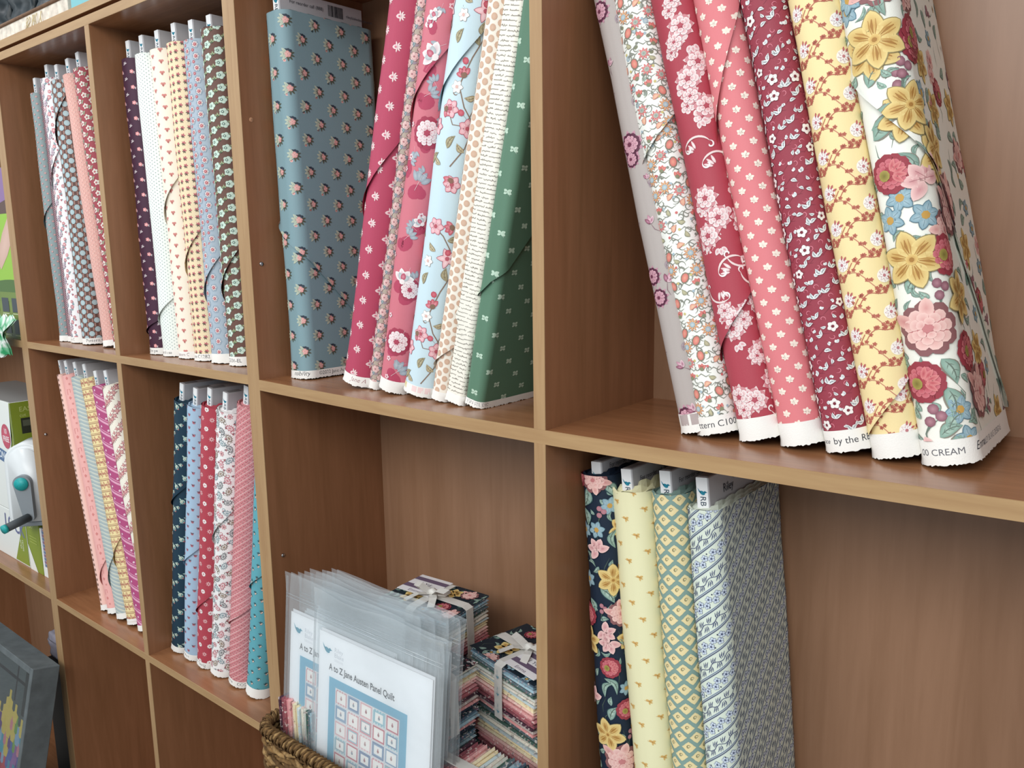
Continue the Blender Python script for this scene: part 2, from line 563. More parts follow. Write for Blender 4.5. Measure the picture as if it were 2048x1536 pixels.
@pat('f3f0f1')
def p_white_toile(a, b, c, d, rg):
    r1 = rose(8, 'b86a7c', 'e6b9c0', 'f3dcdf', 'c98a98', ((1, 7), (.62, 5)), seed=1)
    r2 = rose(6.5, '8c6a80', 'b9a0b0', 'd9c9d2', '7d6478', ((1, 6), (.6, 4)), seed=2)
    r3 = flower(5, 5, 'd0707e', 'eab4b8', 'f4e8d8', 'b04a5c')
    lf = leaf(9, 4.4, .6, '8aa0a8', 'b8c8cc', '5c7480'); lf2 = leaf(7, 3.4, 2.4, '9c8a9a', 'c4b6c2')
    S = []
    for k, v in enumerate(np.arange(c - 10, d + 12, 11.5)):
        u = (k % 3 - 1) * 10 + rg.uniform(-3, 3)
        S += [xf([r1, r2, r3][k % 3], u, v, rg.uniform(0, 6)), xf(lf, u + 5, v + 3, rg.uniform(-.5, 2)), xf(lf2, u - 4, v - 4, rg.uniform(-2, 1)),
              xf(sprig('c46a78', '8aa0a8', 1), u + 16 - 6 * (k % 2), v + 5, rg.uniform(0, 6)), xf(r3, u + 24, v, 0, .8), xf(lf, u - 14, v, 1), xf(r2, u - 22, v + 4)]
    return cat(*S)


@pat('694841')
def p_brown_dot(a, b, c, d, rg):
    D = ell(0, 0, 5.9, 5.9, 'a7c0c6', 'b4cace', 2, 14); t = ell(0, 0, 1.7, 1.7, 'a67f74', None, 1, 7)
    ring = cat(*[xf(t, 8.3 * math.cos(k * PI / 3), 8.3 * math.sin(k * PI / 3)) for k in range(6)])
    return cat(tile(D, lattice(a, b, c, d, 12.5, 19.6, 0, 4, 9.8)), tile(ring, lattice(a, b, c, d, 12.5, 19.6, 0, 4, 9.8)))


@pat('e2aba0')
def p_blush_ditsy(a, b, c, d, rg):
    m = cat(ell(0, 0, 1.4, 1.2, 'f0c8be', None, 1, 5), ell(2.4, .8, .8, .6, 'a98a88', None, 1, 5)); m2 = stroke([(-2, 0), (2, .4)], .8, 'cf8f88', 1)
    return cat(tile(m, lattice(a, b, c, d, 5, 9, 0, 0, 4.5, .8, rg)), tile(m2, lattice(a, b, c, d, 7, 13, 2, 4, 6, 1, rg)))


@pat('a13a48')
def p_red_white_flower(a, b, c, d, rg):
    m = cat(xf(flower(4.6, 5, 'eee8e0', 'd8d4c4', 'a13a48', None, 1.0), 0, 0, .5), ell(-.4, -.4, 1.6, 1.6, 'b86068', None, 4, 6))
    m2 = cat(*[petal(4, 2.1, 1.2 + i, 'a7a890', '8a9078') for i in range(4)])
    return cat(tile(xf(m, 0, 0, 0, 1.35), lattice(a, b, c, d, 14, 22, 2, 2, 11)), tile(xf(m2, 0, 0, 0, 1.2), lattice(a, b, c, d, 14, 22, -3, 11, 11)))


@pat('46223a')
def p_plum_sprig(a, b, c, d, rg):
    lf = cat(*[petal(4.8, 2.3, t, 'd4c8ca', 'a79aa2') for t in (.3, 1.3, 2.4, 3.5)])
    fl = cat(flower(3.9, 5, 'f0a4a4', 'e47a86', 'f8e4dc', None, 1.2), xf(lf, 2.6, -1.6, -.9, .75))
    return cat(tile(fl, lattice(a, b, c, d, 25, 28.3, 12, 18, 0)), tile(lf, lattice(a, b, c, d, 25, 28.3, -1, 4, 0)))


@pat('edf3ee')
def p_white_pindot(a, b, c, d, rg):
    return tile(ell(0, 0, 1.0, .8, '6f8e88', None, 1, 5), lattice(a, b, c, d, 4.6, 6.4, 0, 2, 3.2))


@pat('f4ead9')
def p_cream_heart(a, b, c, d, rg):
    m = cat(ell(-1.9, 1.2, 2.2, 1.9, 'c9736c', 'd9948c', 1, 7), ell(1.9, 1.2, 2.2, 1.9, 'c9736c', 'd9948c', 1, 7), ell(0, -1.4, 1.8, 2.0, 'b9635e', None, 1, 6), stroke([(0, -2), (.8, -4.6)], .7, '8a7a68', 1))
    return tile(xf(m, 0, 0, 0, 1.12), lattice(a, b, c, d, 19, 19.8, 13, 14, 9.9))


@pat('efdab2')
def p_cream_red_sprig(a, b, c, d, rg):
    m = cat(*[petal(3.3, 1.6, t, 'c0606a') for t in (.2, 1.2, 2.3)], *[petal(3.2, 1.4, t, '6a5a4e') for t in (3.3, 4.2, 5.2)])
    return tile(xf(m, 0, 0, 0, 1.4), lattice(a, b, c, d, 12.3, 13, 22, 5, 1))


@pat('a9b8c6')
def p_blue_grey_star(a, b, c, d, rg):
    h = [(5.2 * math.cos(t), 5.2 * math.sin(t)) for t in np.linspace(0, 2 * PI, 7)]
    net = cat(*[stroke([h[i], ((h[i][0] + h[i + 1][0]) / 2, (h[i][1] + h[i + 1][1]) / 2), h[i + 1]], .7, '93a6b8', 1, False) for i in range(6)])
    m = cat(flower(5.4, 7, 'f2dcd8', 'efe6e2', 'b84a58', None, .9), flower(3.4, 6, 'b84a58', 'c45a66', 'e8b8b4', None, .8, .2, 4), xf(net, 0, 0, 0, 1.3))
    return tile(m, lattice(a, b, c, d, 17.6, 19.2, 13, 2, 9.6))


@pat('6b4a40')
def p_brown_mint(a, b, c, d, rg):
    f = cat(*[ell(3.4 * math.cos(t), 3 * math.sin(t), 2.9, 2.5, 'bcd8c8', 'd6e8dc', 1, 8) for t in np.linspace(0, 2 * PI, 6)[:-1]], ell(-1.4, .2, 2.1, 2, '4e6e66', None, 2, 7), ell(-1.4, .2, 1.1, 1, 'd6e8dc', None, 3, 6))
    g = cat(*[petal(4.4, 2.2, t, '8a9a72', 'a8b48c') for t in (.4, 1.6, 2.8)], ell(0, -.6, 1.7, 1.4, '55674e', None, 3, 6))
    return cat(tile(xf(f, 0, 0, 0, 1.2), lattice(a, b, c, d, 20, 19.7, 20, 8, 9)), tile(xf(g, 0, 0, 0, 1.2), lattice(a, b, c, d, 20, 19.7, 10, 2, 9)))


@pat('809fa8')
def p_slate_bouquet(a, b, c, d, rg):
    S = [petal(10.5, 3.8, t, 'c0c9b6', 'a2b09e', 3) for t in (2.3, 2.85, 3.4, 3.95)]
    S += [ell(6.0 * math.cos(t), 5.8 * math.sin(t), 2.1, 1.8, '34404f', None, 2, 6) for t in (.9, 1.4, 1.9, 2.4)]
    S += [petal(9.2, 3, t, '5b6050', '42473f', 2) for t in (.3, -.3, -.9, -1.5)]
    S += [ell(2.5 * math.cos(t), 2.5 * math.sin(t), 2.2, 1.9, 'd98f8e', 'e9b1aa', 3, 8) for t in (.2, 1.6, 2.9, 4.2, 5.4)]
    S += [ell(0, 0, 2.1, 1.9, 'f0c2b8', 'c9787c', 4, 8), petal(5, 2, 4.9, '7a8a66', None, 2)]
    return tile(xf(cat(*S), 0, 0, 0, 1.16), lattice(a, b, c, d, 25.7, 49.6, 20, 45, 24.8, 0, rg))


@pat('b5385a')
def p_crimson_bud(a, b, c, d, rg):
    m = cat(petal(6.4, 4.4, PI, 'f0dcdc', 'e2aab4', 1, -1), ell(-1.2, 0, 1.4, 1.2, 'cf6f84', None, 2, 6), *[petal(4.4, 1.6, t, 'ecd4d4', None, 1, 1) for t in (.9, .3, -.3, -.9, 1.7, -1.7)])
    return tile(xf(m, 0, 0, 0, 1.3), lattice(a, b, c, d, 24.3, 38, 6.5, 20, 19, 0, rg, .12))


@pat('b3a597')
def p_taupe_floral(a, b, c, d, rg):
    l1 = leaf(10, 5, 1.1, '7f97a0', 'a8b8bc', '5a7078'); r1 = rose(6, 'a86a70', 'd8a4a2', 'e6c8c4', '8a5a60', ((1, 6), (.6, 4)))
    P = lattice(a, b, c, d, 9, 22, 0, 0, 9)
    return cat(tile(l1, P), tile(r1, [(p[0] + 4, p[1] + 11) for p in P]), tile(cat(*[petal(4, 2, t, '9a8a96') for t in (1, 2, 3)]), [(p[0] - 3, p[1] + 15) for p in P]))


def peony_big(R, palette, seed):
    dk, md, lt, out = palette
    return rose(R, dk, md, lt, out, ((1, 11), (.74, 9), (.48, 6)), seed=seed, cen=dk)


@pat('d06e7e')
def p_pink_peony(a, b, c, d, rg):
    w = ('b03a56', 'd89aa6', 'f4eeee', 'a83250'); P1 = peony_big(16, w, 3); P2 = peony_big(11, w, 5)
    lf = cat(*[petal(9, 4.2, t, '97a2ae', 'b6bec6', 2, 3) for t in (-.7, -.2, .3, .8)], stroke([(-5, 0), (8, 0)], 1, 'e8d8dc', 4))
    lfb = xf(lf, 0, 0, 0, 1.35)
    blob = cat(ell(0, 0, 9, 12, 'b5385a', None, 0, 12), ell(4, 7, 7, 7, 'b5385a', None, 0, 10))
    tul = cat(*[petal(13, 8, t, 'f6f2f0', 'd8b4bc', 3, 0) for t in (.2, 1.0, 1.8, 2.6)], *[petal(9, 6, t, 'aab4ba', 'd0d4d6', 4, 0) for t in (.6, 2.2)], petal(8, 6, 1.4, 'b5385a', 'd88a9a', 5, 0), ell(0, -2, 3.4, 3, 'f0e4e4', None, 6, 8))
    S = []
    for v, u, m, k in ((454, 7, tul, 1.1), (368, 16, P1, 1), (300, 12, lfb, 1), (228, 7, lf, 1), (156, 20, P2, 1.1), (168, 8, tul, 1), (78, 11, P1, .95), (32, 15, lfb, 1), (500, 2, tul, .7), (545, 10, P1, .9), (416, 11, lf, 1), (330, -8, lf, .9), (250, 24, tul, .7)):
        for du in (-62, 0, 62):
            S += [xf(blob, u + du - 3, v - 10, .4 + v, k * 1.1), xf(lf, u + du + 8, v + 14, v * .7, 1.1 * k), xf(m, u + du, v, .2 * (v % 7), k * 1.28, 1)]
    S += [xf(flower(4, 5, 'f4e8ea', 'e0a8b4', 'b03a56', None, 1), rg.uniform(a, b), v + rg.uniform(-9, 9), 0, 1, 2) for v in np.arange(c, d, 24)]
    return cat(*S)


@pat('c9e0ea')
def p_ice_vine(a, b, c, d, rg):
    br = '8a7464'
    pk = cat(flower(8.5, 6, 'e8a4b0', 'f4d4d8', 'b85060', 'b04e60', 1.15, 0, 1, .24), *[stroke([(1.5 * math.cos(t), 1.5 * math.sin(t)), (5 * math.cos(t), 5 * math.sin(t))], .6, 'c05468', 4) for t in np.arange(0, 6.2, .52)])
    st = cat(flower(10, 5, 'efb6be', 'f8dce0', 'c05a6c', '9a4656', .85, .3, 1, .22, .4))
    red = cat(*[petal(8, 5, t, 'c04058', 'e89aa4', 2) for t in (.4, 1.1, 1.8, 2.5)], ell(0, 0, 3, 2.6, '8a6a58', None, 4, 7))
    wh = flower(6, 6, 'f6f6f4', 'f6f6f4', 'e0b8b0', 'a09a92', 1.1)
    l1 = leaf(14, 5.5, .9, 'a49a78', 'c0b898', '7a6a52', '8a7a60'); l2 = leaf(11, 4.5, 2.4, 'b8a884', 'd0c4a4', '7a6a52', '8a7a60')
    bud = cat(ell(0, 0, 3, 3.2, 'c04058', 'd8707e', 3, 8), stroke([(0, -2), (-1, -8)], .9, br, 2))
    S = []
    for base in (0, 300, -300):
        for du in (0, 58, -58):
            for (u, v, m, r) in ((0, 193, wh, 0), (27, 201, st, .4), (16.6, 133, red, .6), (9, 118, wh, 0), (4, 91, pk, 2), (18, 3, red, 2.5), (20, -2, pk, 1), (41, 67, pk, 0), (16, 150, bud, .3), (7, 42, l1, .2), (5.6, 241, pk, 0), (28, 243, red, 2), (10, 208, l2, 0), (27, 209, bud, 0), (-3, 90, red, -2), (30, 70, pk, .6), (19, 88, bud, 1), (40, 20, l1, 0), (30, 170, l1, .8), (35, 110, l2, 1), (30, 40, l2, 0), (0, 20, l2, 0), (24, 225, l1, -1), (-4, 160, l1, .3)):
                S.append(xf(m, u + du, v + 300 + base, r, 1.38, 1))
            S.append(stroke([(30 + du, 510 + base), (36 + du, 480 + base), (24 + du, 455 + base), (12 + du, 420 + base), (22 + du, 395 + base), (38 + du, 375 + base), (30 + du, 345 + base), (14 + du, 320 + base)], 1.6, br, 1, False))
            S.append(stroke([(5 + du, 540 + base), (18 + du, 530 + base), (30 + du, 512 + base)], 1.5, br, 1, False))
            S.append(curl(14 + du, 418 + base, 8, 1.0, .7, 1.3, br, 1))
            S.append(stroke([(-2 + du, 395 + base), (10 + du, 372 + base), (26 + du, 372 + base), (34 + du, 392 + base)], 1.3, br, 1, False))
    return cat(*S)


@pat('f1e9dc')
def p_beige_dot(a, b, c, d, rg):
    return tile(ell(0, 0, 4.1, 4.3, 'cda88f', 'd6b49c', 1, 10), lattice(a, b, c, d, 9.4, 12.4, 0, 3, 6.2))


@pat('f0ece0')
def p_script(a, b, c, d, rg):
    S = []
    for v in np.arange(c, d, 5.6):
        u = a - rg.uniform(0, 6)
        while u < b:
            n = rg.uniform(9, 24); S.append(script(n, 1.7, '5e544c', rg, u, v, 1, .42, .03)); u += n + rg.uniform(1.5, 3)
    return cat(*S)


@pat('587f68')
def p_green_bow(a, b, c, d, rg):
    m = cat(petal(5, 3.4, .5, 'b9d4c0', None, 1), petal(5, 3.4, -.4, 'b9d4c0', None, 1), petal(5, 3.4, 2.7, 'b9d4c0', None, 1), petal(5, 3, 3.6, 'b9d4c0', None, 1), stroke([(0, 0), (3.5, -4)], 1, 'b9d4c0', 1))
    return tile(xf(m, 0, 0, 0, 1.2), lattice(a, b, c, d, 18.3, 50.8, 20.5, 204, 31))


@pat('b4aaa6')
def p_mauve_peony(a, b, c, d, rg):
    w = ('6e2c48', 'b06a84', 'dcaab8', '5c2440'); P1 = cat(*[petal(14, 6.5, t, 'c893a6', '8a4460', 0, 0, .2) for t in np.arange(0, 6.2, .6)], peony_big(10.5, w, 2))
    tl = cat(petal(13, 6, 1.6, 'b47890', 'e4bcc8', 3, 0, .3), petal(11, 5, 2.2, '7a3450', 'c48aa0', 4), petal(11, 5, 1.0, 'e4c4cc', '9a5070', 4), stroke([(0, 0), (3, -9), (9, -14)], 1, '8a6a74', 2))
    S = []
    for u, v, m, k in ((-3, 328, P1, 1.15), (-5, 312, P1, .8), (-7, 480, P1, 1), (3, 237, tl, .8), (-9, 180, P1, .9), (-5, 155, P1, .9), (8, 170, tl, .9), (7, 74, tl, .8), (-2, 18, P1, 1.1), (9, 24, tl, .9), (14, 400, tl, .8), (-10, 420, tl, .7), (-10, 550, P1, 1), (8, 286, tl, .5)):
        S += [xf(m, u, v, .3 * (v % 5) - .5, k, 1), xf(m, u + 44, v + 50, .3, k, 1)]
    S += [curl(-12, v, 9, 1.0, .5, 1.2, '9a7a86', 1) for v in np.arange(c + 20, d, 74)] + [xf(leaf(13, 5, 1.0, '9c8a92', 'b8a8ac', '7a6a74'), 10, v) for v in np.arange(c, d, 92)]
    return cat(*S)


@pat('f3f5ef')
def p_jacobean(a, b, c, d, rg):
    g = '8a8c82'
    f1 = cat(flower(6.2, 9, 'd0686a', 'e09a94', '9aa4a0', None, .9), ell(0, 0, 2.6, 2.6, 'b8c0b4', '8a9890', 4, 8))
    f2 = cat(flower(6.8, 10, 'd89a72', 'e8c08c', 'a8bcc8', 'b86a5a', .8), ell(0, 0, 3, 3, '9ab4c4', 'c8d4d4', 4, 8))
    f3 = cat(*[petal(6, 3.6, t, 'cf6262', 'e89484', 2) for t in (.9, 1.6, 2.3)], ell(0, 0, 2.4, 2, '8a8c70', None, 4, 7))
    lf = leaf(9, 4.6, .8, 'e0a088', 'f0c4a4', None, 'b05a56'); lg = leaf(8, 4, 2.2, 'a8a486', 'c8c4a0', None, '7c7c66')
    pe = cat(ell(0, 0, 4.6, 6, '8a8270', None, 1, 10), ell(0, 0, 3.4, 4.8, 'd8706a', 'eaa088', 2, 9))
    S = []
    M = [f1, f2, lf, f3, pe, lg]
    P = lattice(a, b, c, d, 13.5, 17, 4, 4, 7.3, 1.6, rg)
    for k, p in enumerate(P):
        m = rg.choice(M)
        S += [xf(m, p[0], p[1], rg.uniform(-.6, .6), 1.05, 1), curl(p[0] + 5, p[1] - 5, 5.2, rg.uniform(0, 6), .9, 1.2, g, 1),
              curl(p[0] - 4, p[1] + 6, 4.4, rg.uniform(0, 6), -.9, 1.1, g, 1), stroke([(p[0] - 7, p[1] - 8), (p[0] - 2, p[1] - 5), (p[0] + 3, p[1] - 9), (p[0] + 8, p[1] - 7)], 1.1, g, 1),
              xf(ell(0, 0, 1.6, 1.6, rg.choice(['cfc27e', 'a8bcc8', 'd0686a', '8a8c82']), None, 2, 6), p[0] + 7, p[1] + 2)]
    return cat(*S)


@pat('ae384a')
def p_red_damask(a, b, c, d, rg):
    w = ('b4485a', 'd88f96', 'f2eceb', 'd08a92'); R1 = rose(12, *w, ((1, 7), (.62, 5)), seed=4, cen='b4485a'); R2 = rose(9, *w, ((1, 6), (.55, 4)), seed=7, cen='b4485a')
    R1 = cat(*[petal(15, 7, t, 'e9d6d5', 'cf8890', 0, 0, .15) for t in np.arange(0, 6.2, .7)], R1); R2 = cat(*[petal(11.5, 6, t, 'e9d6d5', 'cf8890', 0, 0, .15) for t in np.arange(0, 6.2, .8)], R2)
    pt = cat(*[petal(8, 5, t, 'f0e6e6', 'd08a92', 1, 3) for t in (-2.1, -1.5, -.9)])

    def scroll(s=1):
        P = arc(0, 0, 20, 2.6, .6, 12); T = [stroke(P, 2.6, 'ecd8d6', 2)]
        T += [curl(P[-1][0], P[-1][1], 5, 1.6, -.8, 2, 'f2eceb', 2), curl(P[0][0], P[0][1], 6, 2.6, .8, 2.2, 'f2eceb', 2)]
        T += [petal(12, 3.6, t, 'e4c0c2', 'f2eceb', 1, 6) for t in (1.9, 2.3, 2.7)]
        return xf(cat(*T), 0, 0, 0, s)
    S = []
    per = [(14.7, 392, R1), (2, 377, R1), (1, 359, R2), (14.5, 345, R1), (5, 334, pt), (5, 432, R1), (-4, 418, R2), (12, 412, pt), (1.6, 460, R2), (-3, 300, 's'), (14, 280, 's'), (-5, 252, R1), (4, 229, R1), (-10, 213, R1), (12, 240, pt), (0, 200, pt), (20, 190, 's2'), (-9, 157, 's2'), (10, 170, 's'), (1, 121, R1), (-8, 132, R2), (14, 128, R2), (2, 106, pt), (-7, 48, R1), (9, 43, R1), (-2.5, 23, 's2'), (-4, 34, R2), (20, 88, R2), (26, 92, R1), (0, 540, R1), (10, 525, R2), (-6, 500, 's')]
    for u, v, m in per:
        for du in (0, 40):
            mm = scroll(.85) if m == 's' else (xf(scroll(.8), 0, 0, 2.4) if m == 's2' else m)
            S.append(xf(mm, u + du, v + du * .3, .2 * (v % 4), .98, 1))
    return cat(*S)


@pat('dd777e')
def p_coral_sprig(a, b, c, d, rg):
    m = cat(*[petal(3.6, 2.4, t, 'f6e6d8', None, 1, .2) for t in (.5, 1.57, 2.6)], petal(2.9, 1.8, 3.5, 'f6e6d8'), petal(2.9, 1.8, -.4, 'f6e6d8'), petal(2.5, 1.4, -1.57, 'f6e6d8'))
    return tile(xf(m, 0, 0, -.25, 1.3), lattice(a, b, c, d, 10.7, 23.2, -4.8, 289, -11.7))


@pat('993346')
def p_burgundy_white(a, b, c, d, rg):
    fl = flower(5.6, 5, 'efe9e6', 'f4f0ee', '7a2436', '7a2436', 1.15, .3, 1, .3)
    lf = leaf(7.4, 4, 0, 'eceeee', 'c8d0d4', '6a7078', '7a2436'); lp = cat(xf(lf, 0, 0, .9), xf(lf, 0, 0, 2.3))
    bd = cat(petal(5, 3.6, 1.3, 'e6e8ea', 'b8c4cc', 1), petal(4, 3, 2.2, 'eceeee', None, 1)); sq = curl(0, 0, 3.2, 1, .7, .7, 'd8788a', 1)
    P = lattice(a, b, c, d, 11.5, 17, 0, 0, 6, 1.5, rg); S = []
    for k, p in enumerate(P):
        S.append(xf(rg.choice([fl, lp, lf, bd, lp]), p[0], p[1], rg.uniform(-.7, .7), rg.uniform(.8, 1.05), 1))
        S.append(xf(bd if k % 2 else lf, p[0] + 5, p[1] + 8, rg.uniform(0, 6), .7, 1)); S.append(xf(sq, p[0] - 5, p[1] + 7, rg.uniform(0, 6)))
        S.append(stroke([(p[0] - 7, p[1] - 4), (p[0], p[1] + 2), (p[0] + 7, p[1] + 1)], .7, '7a2436', 0))
    return cat(*S)


@pat('f2dda2')
def p_yellow_vine(a, b, c, d, rg):
    r = 'b9604c'
    fl = cat(ell(0, 0, 8, 8, 'faf3ea', None, 1, 14), flower(6.6, 8, 'f6eeee', 'f8f2f0', 'c07880', 'b06a7c', .8, 0, 2, .3, .3), *[petal(5.4, 2.2, t, 'b04a4e', 'c8686a', 3, 5.6) for t in (.3, .9, 1.4)])
    bl = cat(*[petal(2.2, 1.5, t, r) for t in np.arange(0, 6, 1.25)])
    S = []
    F = lattice(a, b, c, d, 35.5, 34.6, 17, 406, 17.3)
    S.append(tile(xf(fl, 0, 0, 0, .84), F))
    for u, v in F:
        P = np.array([(u - 26 + t * 36, v - 25 + 22 * t + 5 * math.sin(t * 7)) for t in np.linspace(0, 1, 12)])
        Q = np.array([(u - 30 + t * 30, v + 8 - 20 * t + 4 * math.sin(t * 6)) for t in np.linspace(0, 1, 10)])
        S += [stroke(P, .8, r, 1, False), stroke(Q, .7, 'c47862', 1, False)]
        S.append(tile(bl, [(x + 2.4 * (-1) ** i, y + 1.8) for i, (x, y) in enumerate(P[1:])] + [(x + 1.5, y + 2.2 * (-1) ** i) for i, (x, y) in enumerate(Q[1:])]))
    return cat(*S)


def big_floral(places, a, b, c, d, rg, dark):
    out = '2c4a52' if dark else '8a8478'
    vein = '4a5c50' if dark else '6f7f74'
    daf = cat(*[stroke([(3 * math.cos(t + q_ * .25), 3 * math.sin(t + q_ * .25)), (8 * math.cos(t + q_ * .24), 8 * math.sin(t + q_ * .24)), (13 * math.cos(t + q_ * .16), 13 * math.sin(t + q_ * .16))], 1.0, 'b98a40', 3) for t in np.arange(.3, 6.5, PI / 3) for q_ in (-1, 1)], *[petal(17, 12.5, t, 'e8cf86', 'c99a48', 2, 1.5, .12, 10) for t in np.arange(.3, 6.5, PI / 3)], *[stroke([(4 * math.cos(t), 4 * math.sin(t)), (9 * math.cos(t + .05), 9 * math.sin(t + .05)), (13 * math.cos(t), 13 * math.sin(t))], 1.6, 'a8762e', 3) for t in np.arange(.3, 6.5, PI / 3)],
              ell(0, 0, 3.6, 3.4, 'e2c070', 'b8843a', 4, 9), ell(0, 0, 1.5, 1.5, 'a8762e', None, 5, 7))
    dafo = cat(*[petal(18.0, 13.6, t, '9a8a5c', None, 1, 1.2, .1, 10) for t in np.arange(.3, 6.5, PI / 3)], daf)
    red = cat(rose(15, 'a83a48', 'b84452', 'd0707a', '9a3040', ((1, 12), (.72, 9)), seed=3), *[petal(10, 4, t, 'dc8484', 'b84452', 6, 2) for t in np.arange(-.9, 1.4, .5)], ell(-4, 0, 4, 4.6, 'a89a4a', '7c7030', 8, 9))
    pk = cat(rose(18, 'c87c7e', 'dda09c', 'f0c8c0', '8c5a5c', ((1, 9), (.7, 7), (.42, 5)), seed=6, cen='c87c7e'), petal(17, 9, 2.5, 'eab8b0', 'cf8a88', 3, 8), petal(13, 9, 1.3, 'f0c4bc', 'd89894', 4, 8))
    pk2 = cat(*[petal(15, 10, t, 'efc6c2', 'd08f94', 2, 0, .1) for t in (.3, 1.2, 2.1, 3.0, 4.1)], *[stroke([(2, 2), (9 * math.cos(t), 9 * math.sin(t))], .8, 'b06a74', 4) for t in (.3, 1.2, 2.1, 3.0)])
    blu = cat(flower(9.5, 6, '86a9b8', 'a8c2cc', 'c89a44', '5c7c8c', 1.0, .2, 1, .3), *[stroke([(3.4 * math.cos(t), 3.4 * math.sin(t)), (7.6 * math.cos(t), 7.6 * math.sin(t))], .6, '55788a', 4) for t in np.arange(.2, 6.4, PI / 3)])
    lf = leaf(17, 8.5, 0, '83a698' if not dark else '7f9e94', 'b4cdbf', vein, out); lf3 = cat(leaf(20, 6, 0, '7d9c90', 'a9c4b6', vein, out, 1, .3))
    ber = cat(*[cat(ell(x, y, 3.5, 3.5, '8a5666' if not dark else 'b0707c', 'b78490', 3, 9)) for x, y in ((0, 0), (7, 3), (3, 8))], stroke([(0, 0), (-4, -8), (-3, -16)], 1.2, vein, 1), stroke([(6, 2), (-1, -4), (-4, -8)], 1, vein, 1), xf(lf, -6, 2, 2, .5, 1))
    q = .84 if dark else 1.0
    M = {n: xf(m, 0, 0, 0, k * q) for n, m, k in (('daf', dafo, 1.4), ('red', red, 1.22), ('pk', pk, 1.35), ('pk2', pk2, 1.3), ('blu', blu, 1.38), ('lf', lf, 1.6), ('lf3', lf3, 1.5), ('ber', ber, 1.3))}
    S = []
    for p in places:
        m, u, v = p[:3]; r = p[3] if len(p) > 3 else 0; k = p[4] if len(p) > 4 else 1
        S.append(xf(M[m], u, v, r, k, 9 if m in ('red', 'pk', 'daf', 'pk2') else 3))
    placed = [(p[1], p[2]) for p in places]
    names = ['lf', 'blu', 'lf3', 'pk', 'lf', 'red', 'lf3', 'ber', 'daf', 'lf']
    for i, q in enumerate(shuffle_place(a - 4, b + 6, c, d, 13, rg, 2500)):
        dm = min(((q[0] - x) ** 2 + (q[1] - y) ** 2) ** .5 for x, y in placed)
        if dm > (21 if q[0] > 30 else 25):
            n = names[i % 10] if dm > 23 and q[0] > 30 else rg.choice(['lf', 'lf3', 'lf'])
            S.append(xf(M[n], q[0], q[1], rg.uniform(0, 6), (.75 if n not in ('lf', 'lf3', 'blu') else .68), 0))
            if dm > 25: placed.append(q)
        elif dm > 11.5 and q[0] < 30:
            S.append(xf(rg.choice([lf, lf3]), q[0], q[1], rg.uniform(0, 6), .72, 0))
    for _ in range(40):
        u, v = rg.uniform(a, b), rg.uniform(c, d)
        S.append(stroke([(u, v), (u + rg.uniform(-6, 6), v + 9), (u + rg.uniform(-10, 10), v + 20)], 1.1, vein, 0))
    return cat(*S)


@pat('f2f3ea')
def p_cream_garden(a, b, c, d, rg):
    P = [('daf', -2, 382, .2), ('daf', 1, 191, .4, 1.05), ('daf', 16, 318, .9, .9), ('red', -4, 271, .1, .95), ('red', -8, 79, .2, 1.02), ('red', 40, 384), ('red', 32, 190), ('pk', 4, 127, .2), ('blu', 0, 248), ('blu', -12, 230, .4), ('blu', 18, 50), ('blu', -18, 426), ('blu', 18, 228, 1), ('blu', 22, 22, .5),
         ('pk2', 21, 258), ('pk', 12, 440, 1, .8), ('red', 44, 100), ('pk', 60, 60), ('pk', 62, 232), ('daf', 46, 280), ('daf', 50, 150), ('blu', 40, 330), ('ber', 14, 347, .3), ('ber', 18, 155, .4), ('ber', -8, 42, 0, 1.1), ('lf', -14, 305, .4, 1.1), ('lf', -14, 315, -.2, 1.1), ('lf3', 9, 400, 1.2), ('lf', -14, 343, .9, .8), ('lf3', 2, 288, -1.2), ('lf', 10, 98, -1.2, 1.0), ('lf', 10, 72, -1.5, 1.1), ('lf', -2, 27, .4, .8), ('lf', 6, 32, .8, .8), ('lf', 2, 14, .2), ('lf', -20, 124, .3, .8), ('pk2', -9, 12, 1.6, .9), ('daf', 8, 500), ('red', -8, 470), ('pk', 8, 545)]
    return big_floral(P, a, b, c, d, rg, False)


@pat('13253a')
def p_navy_garden(a, b, c, d, rg):
    P = [('pk', 2, 556, 3.6, .8), ('pk2', 2, 468, 0, .95), ('pk', 27, 386, .4, .8), ('pk2', 5, 362, 3.6, .9), ('pk2', 10, 348, 2, .9), ('pk', 17, 192, 0, 1.05), ('daf', 19, 430, .2, .95), ('daf', 2, 226, .5, 1), ('daf', -22, 345, 0, .9), ('red', 9, 316, .2, .85), ('red', 27, 260, .4, .85), ('blu', 2, 493), ('blu', -18, 490, .4), ('blu', 20, 524), ('blu', -16, 427, .3), ('blu', 28, 287, .2, .85), ('ber', 7, 512, .3, .9), ('ber', 2, 388, .3, .8), ('ber', 29, 222, .2, .8), ('lf', -8, 545, -1.9, 1.15), ('lf', 14, 552, -.9, 1.1), ('lf', -17, 518, -1.3), ('lf', 2, 418, -.8, 1.1), ('lf', -15, 402, -1.3, .9), ('lf3', 0, 300, -.9), ('lf', -16, 330, 1.2, .8), ('lf', 6, 246, 1.1, .9), ('lf3', 0, 275, 1), ('pk', 4, 80), ('red', 6, 130), ('daf', 4, 30), ('red', -24, 560), ('red', -22, 380), ('pk2', -20, 270), ('lf3', 24, 470, 1.4)]
    return big_floral(P, a, b, c, d, rg, True)


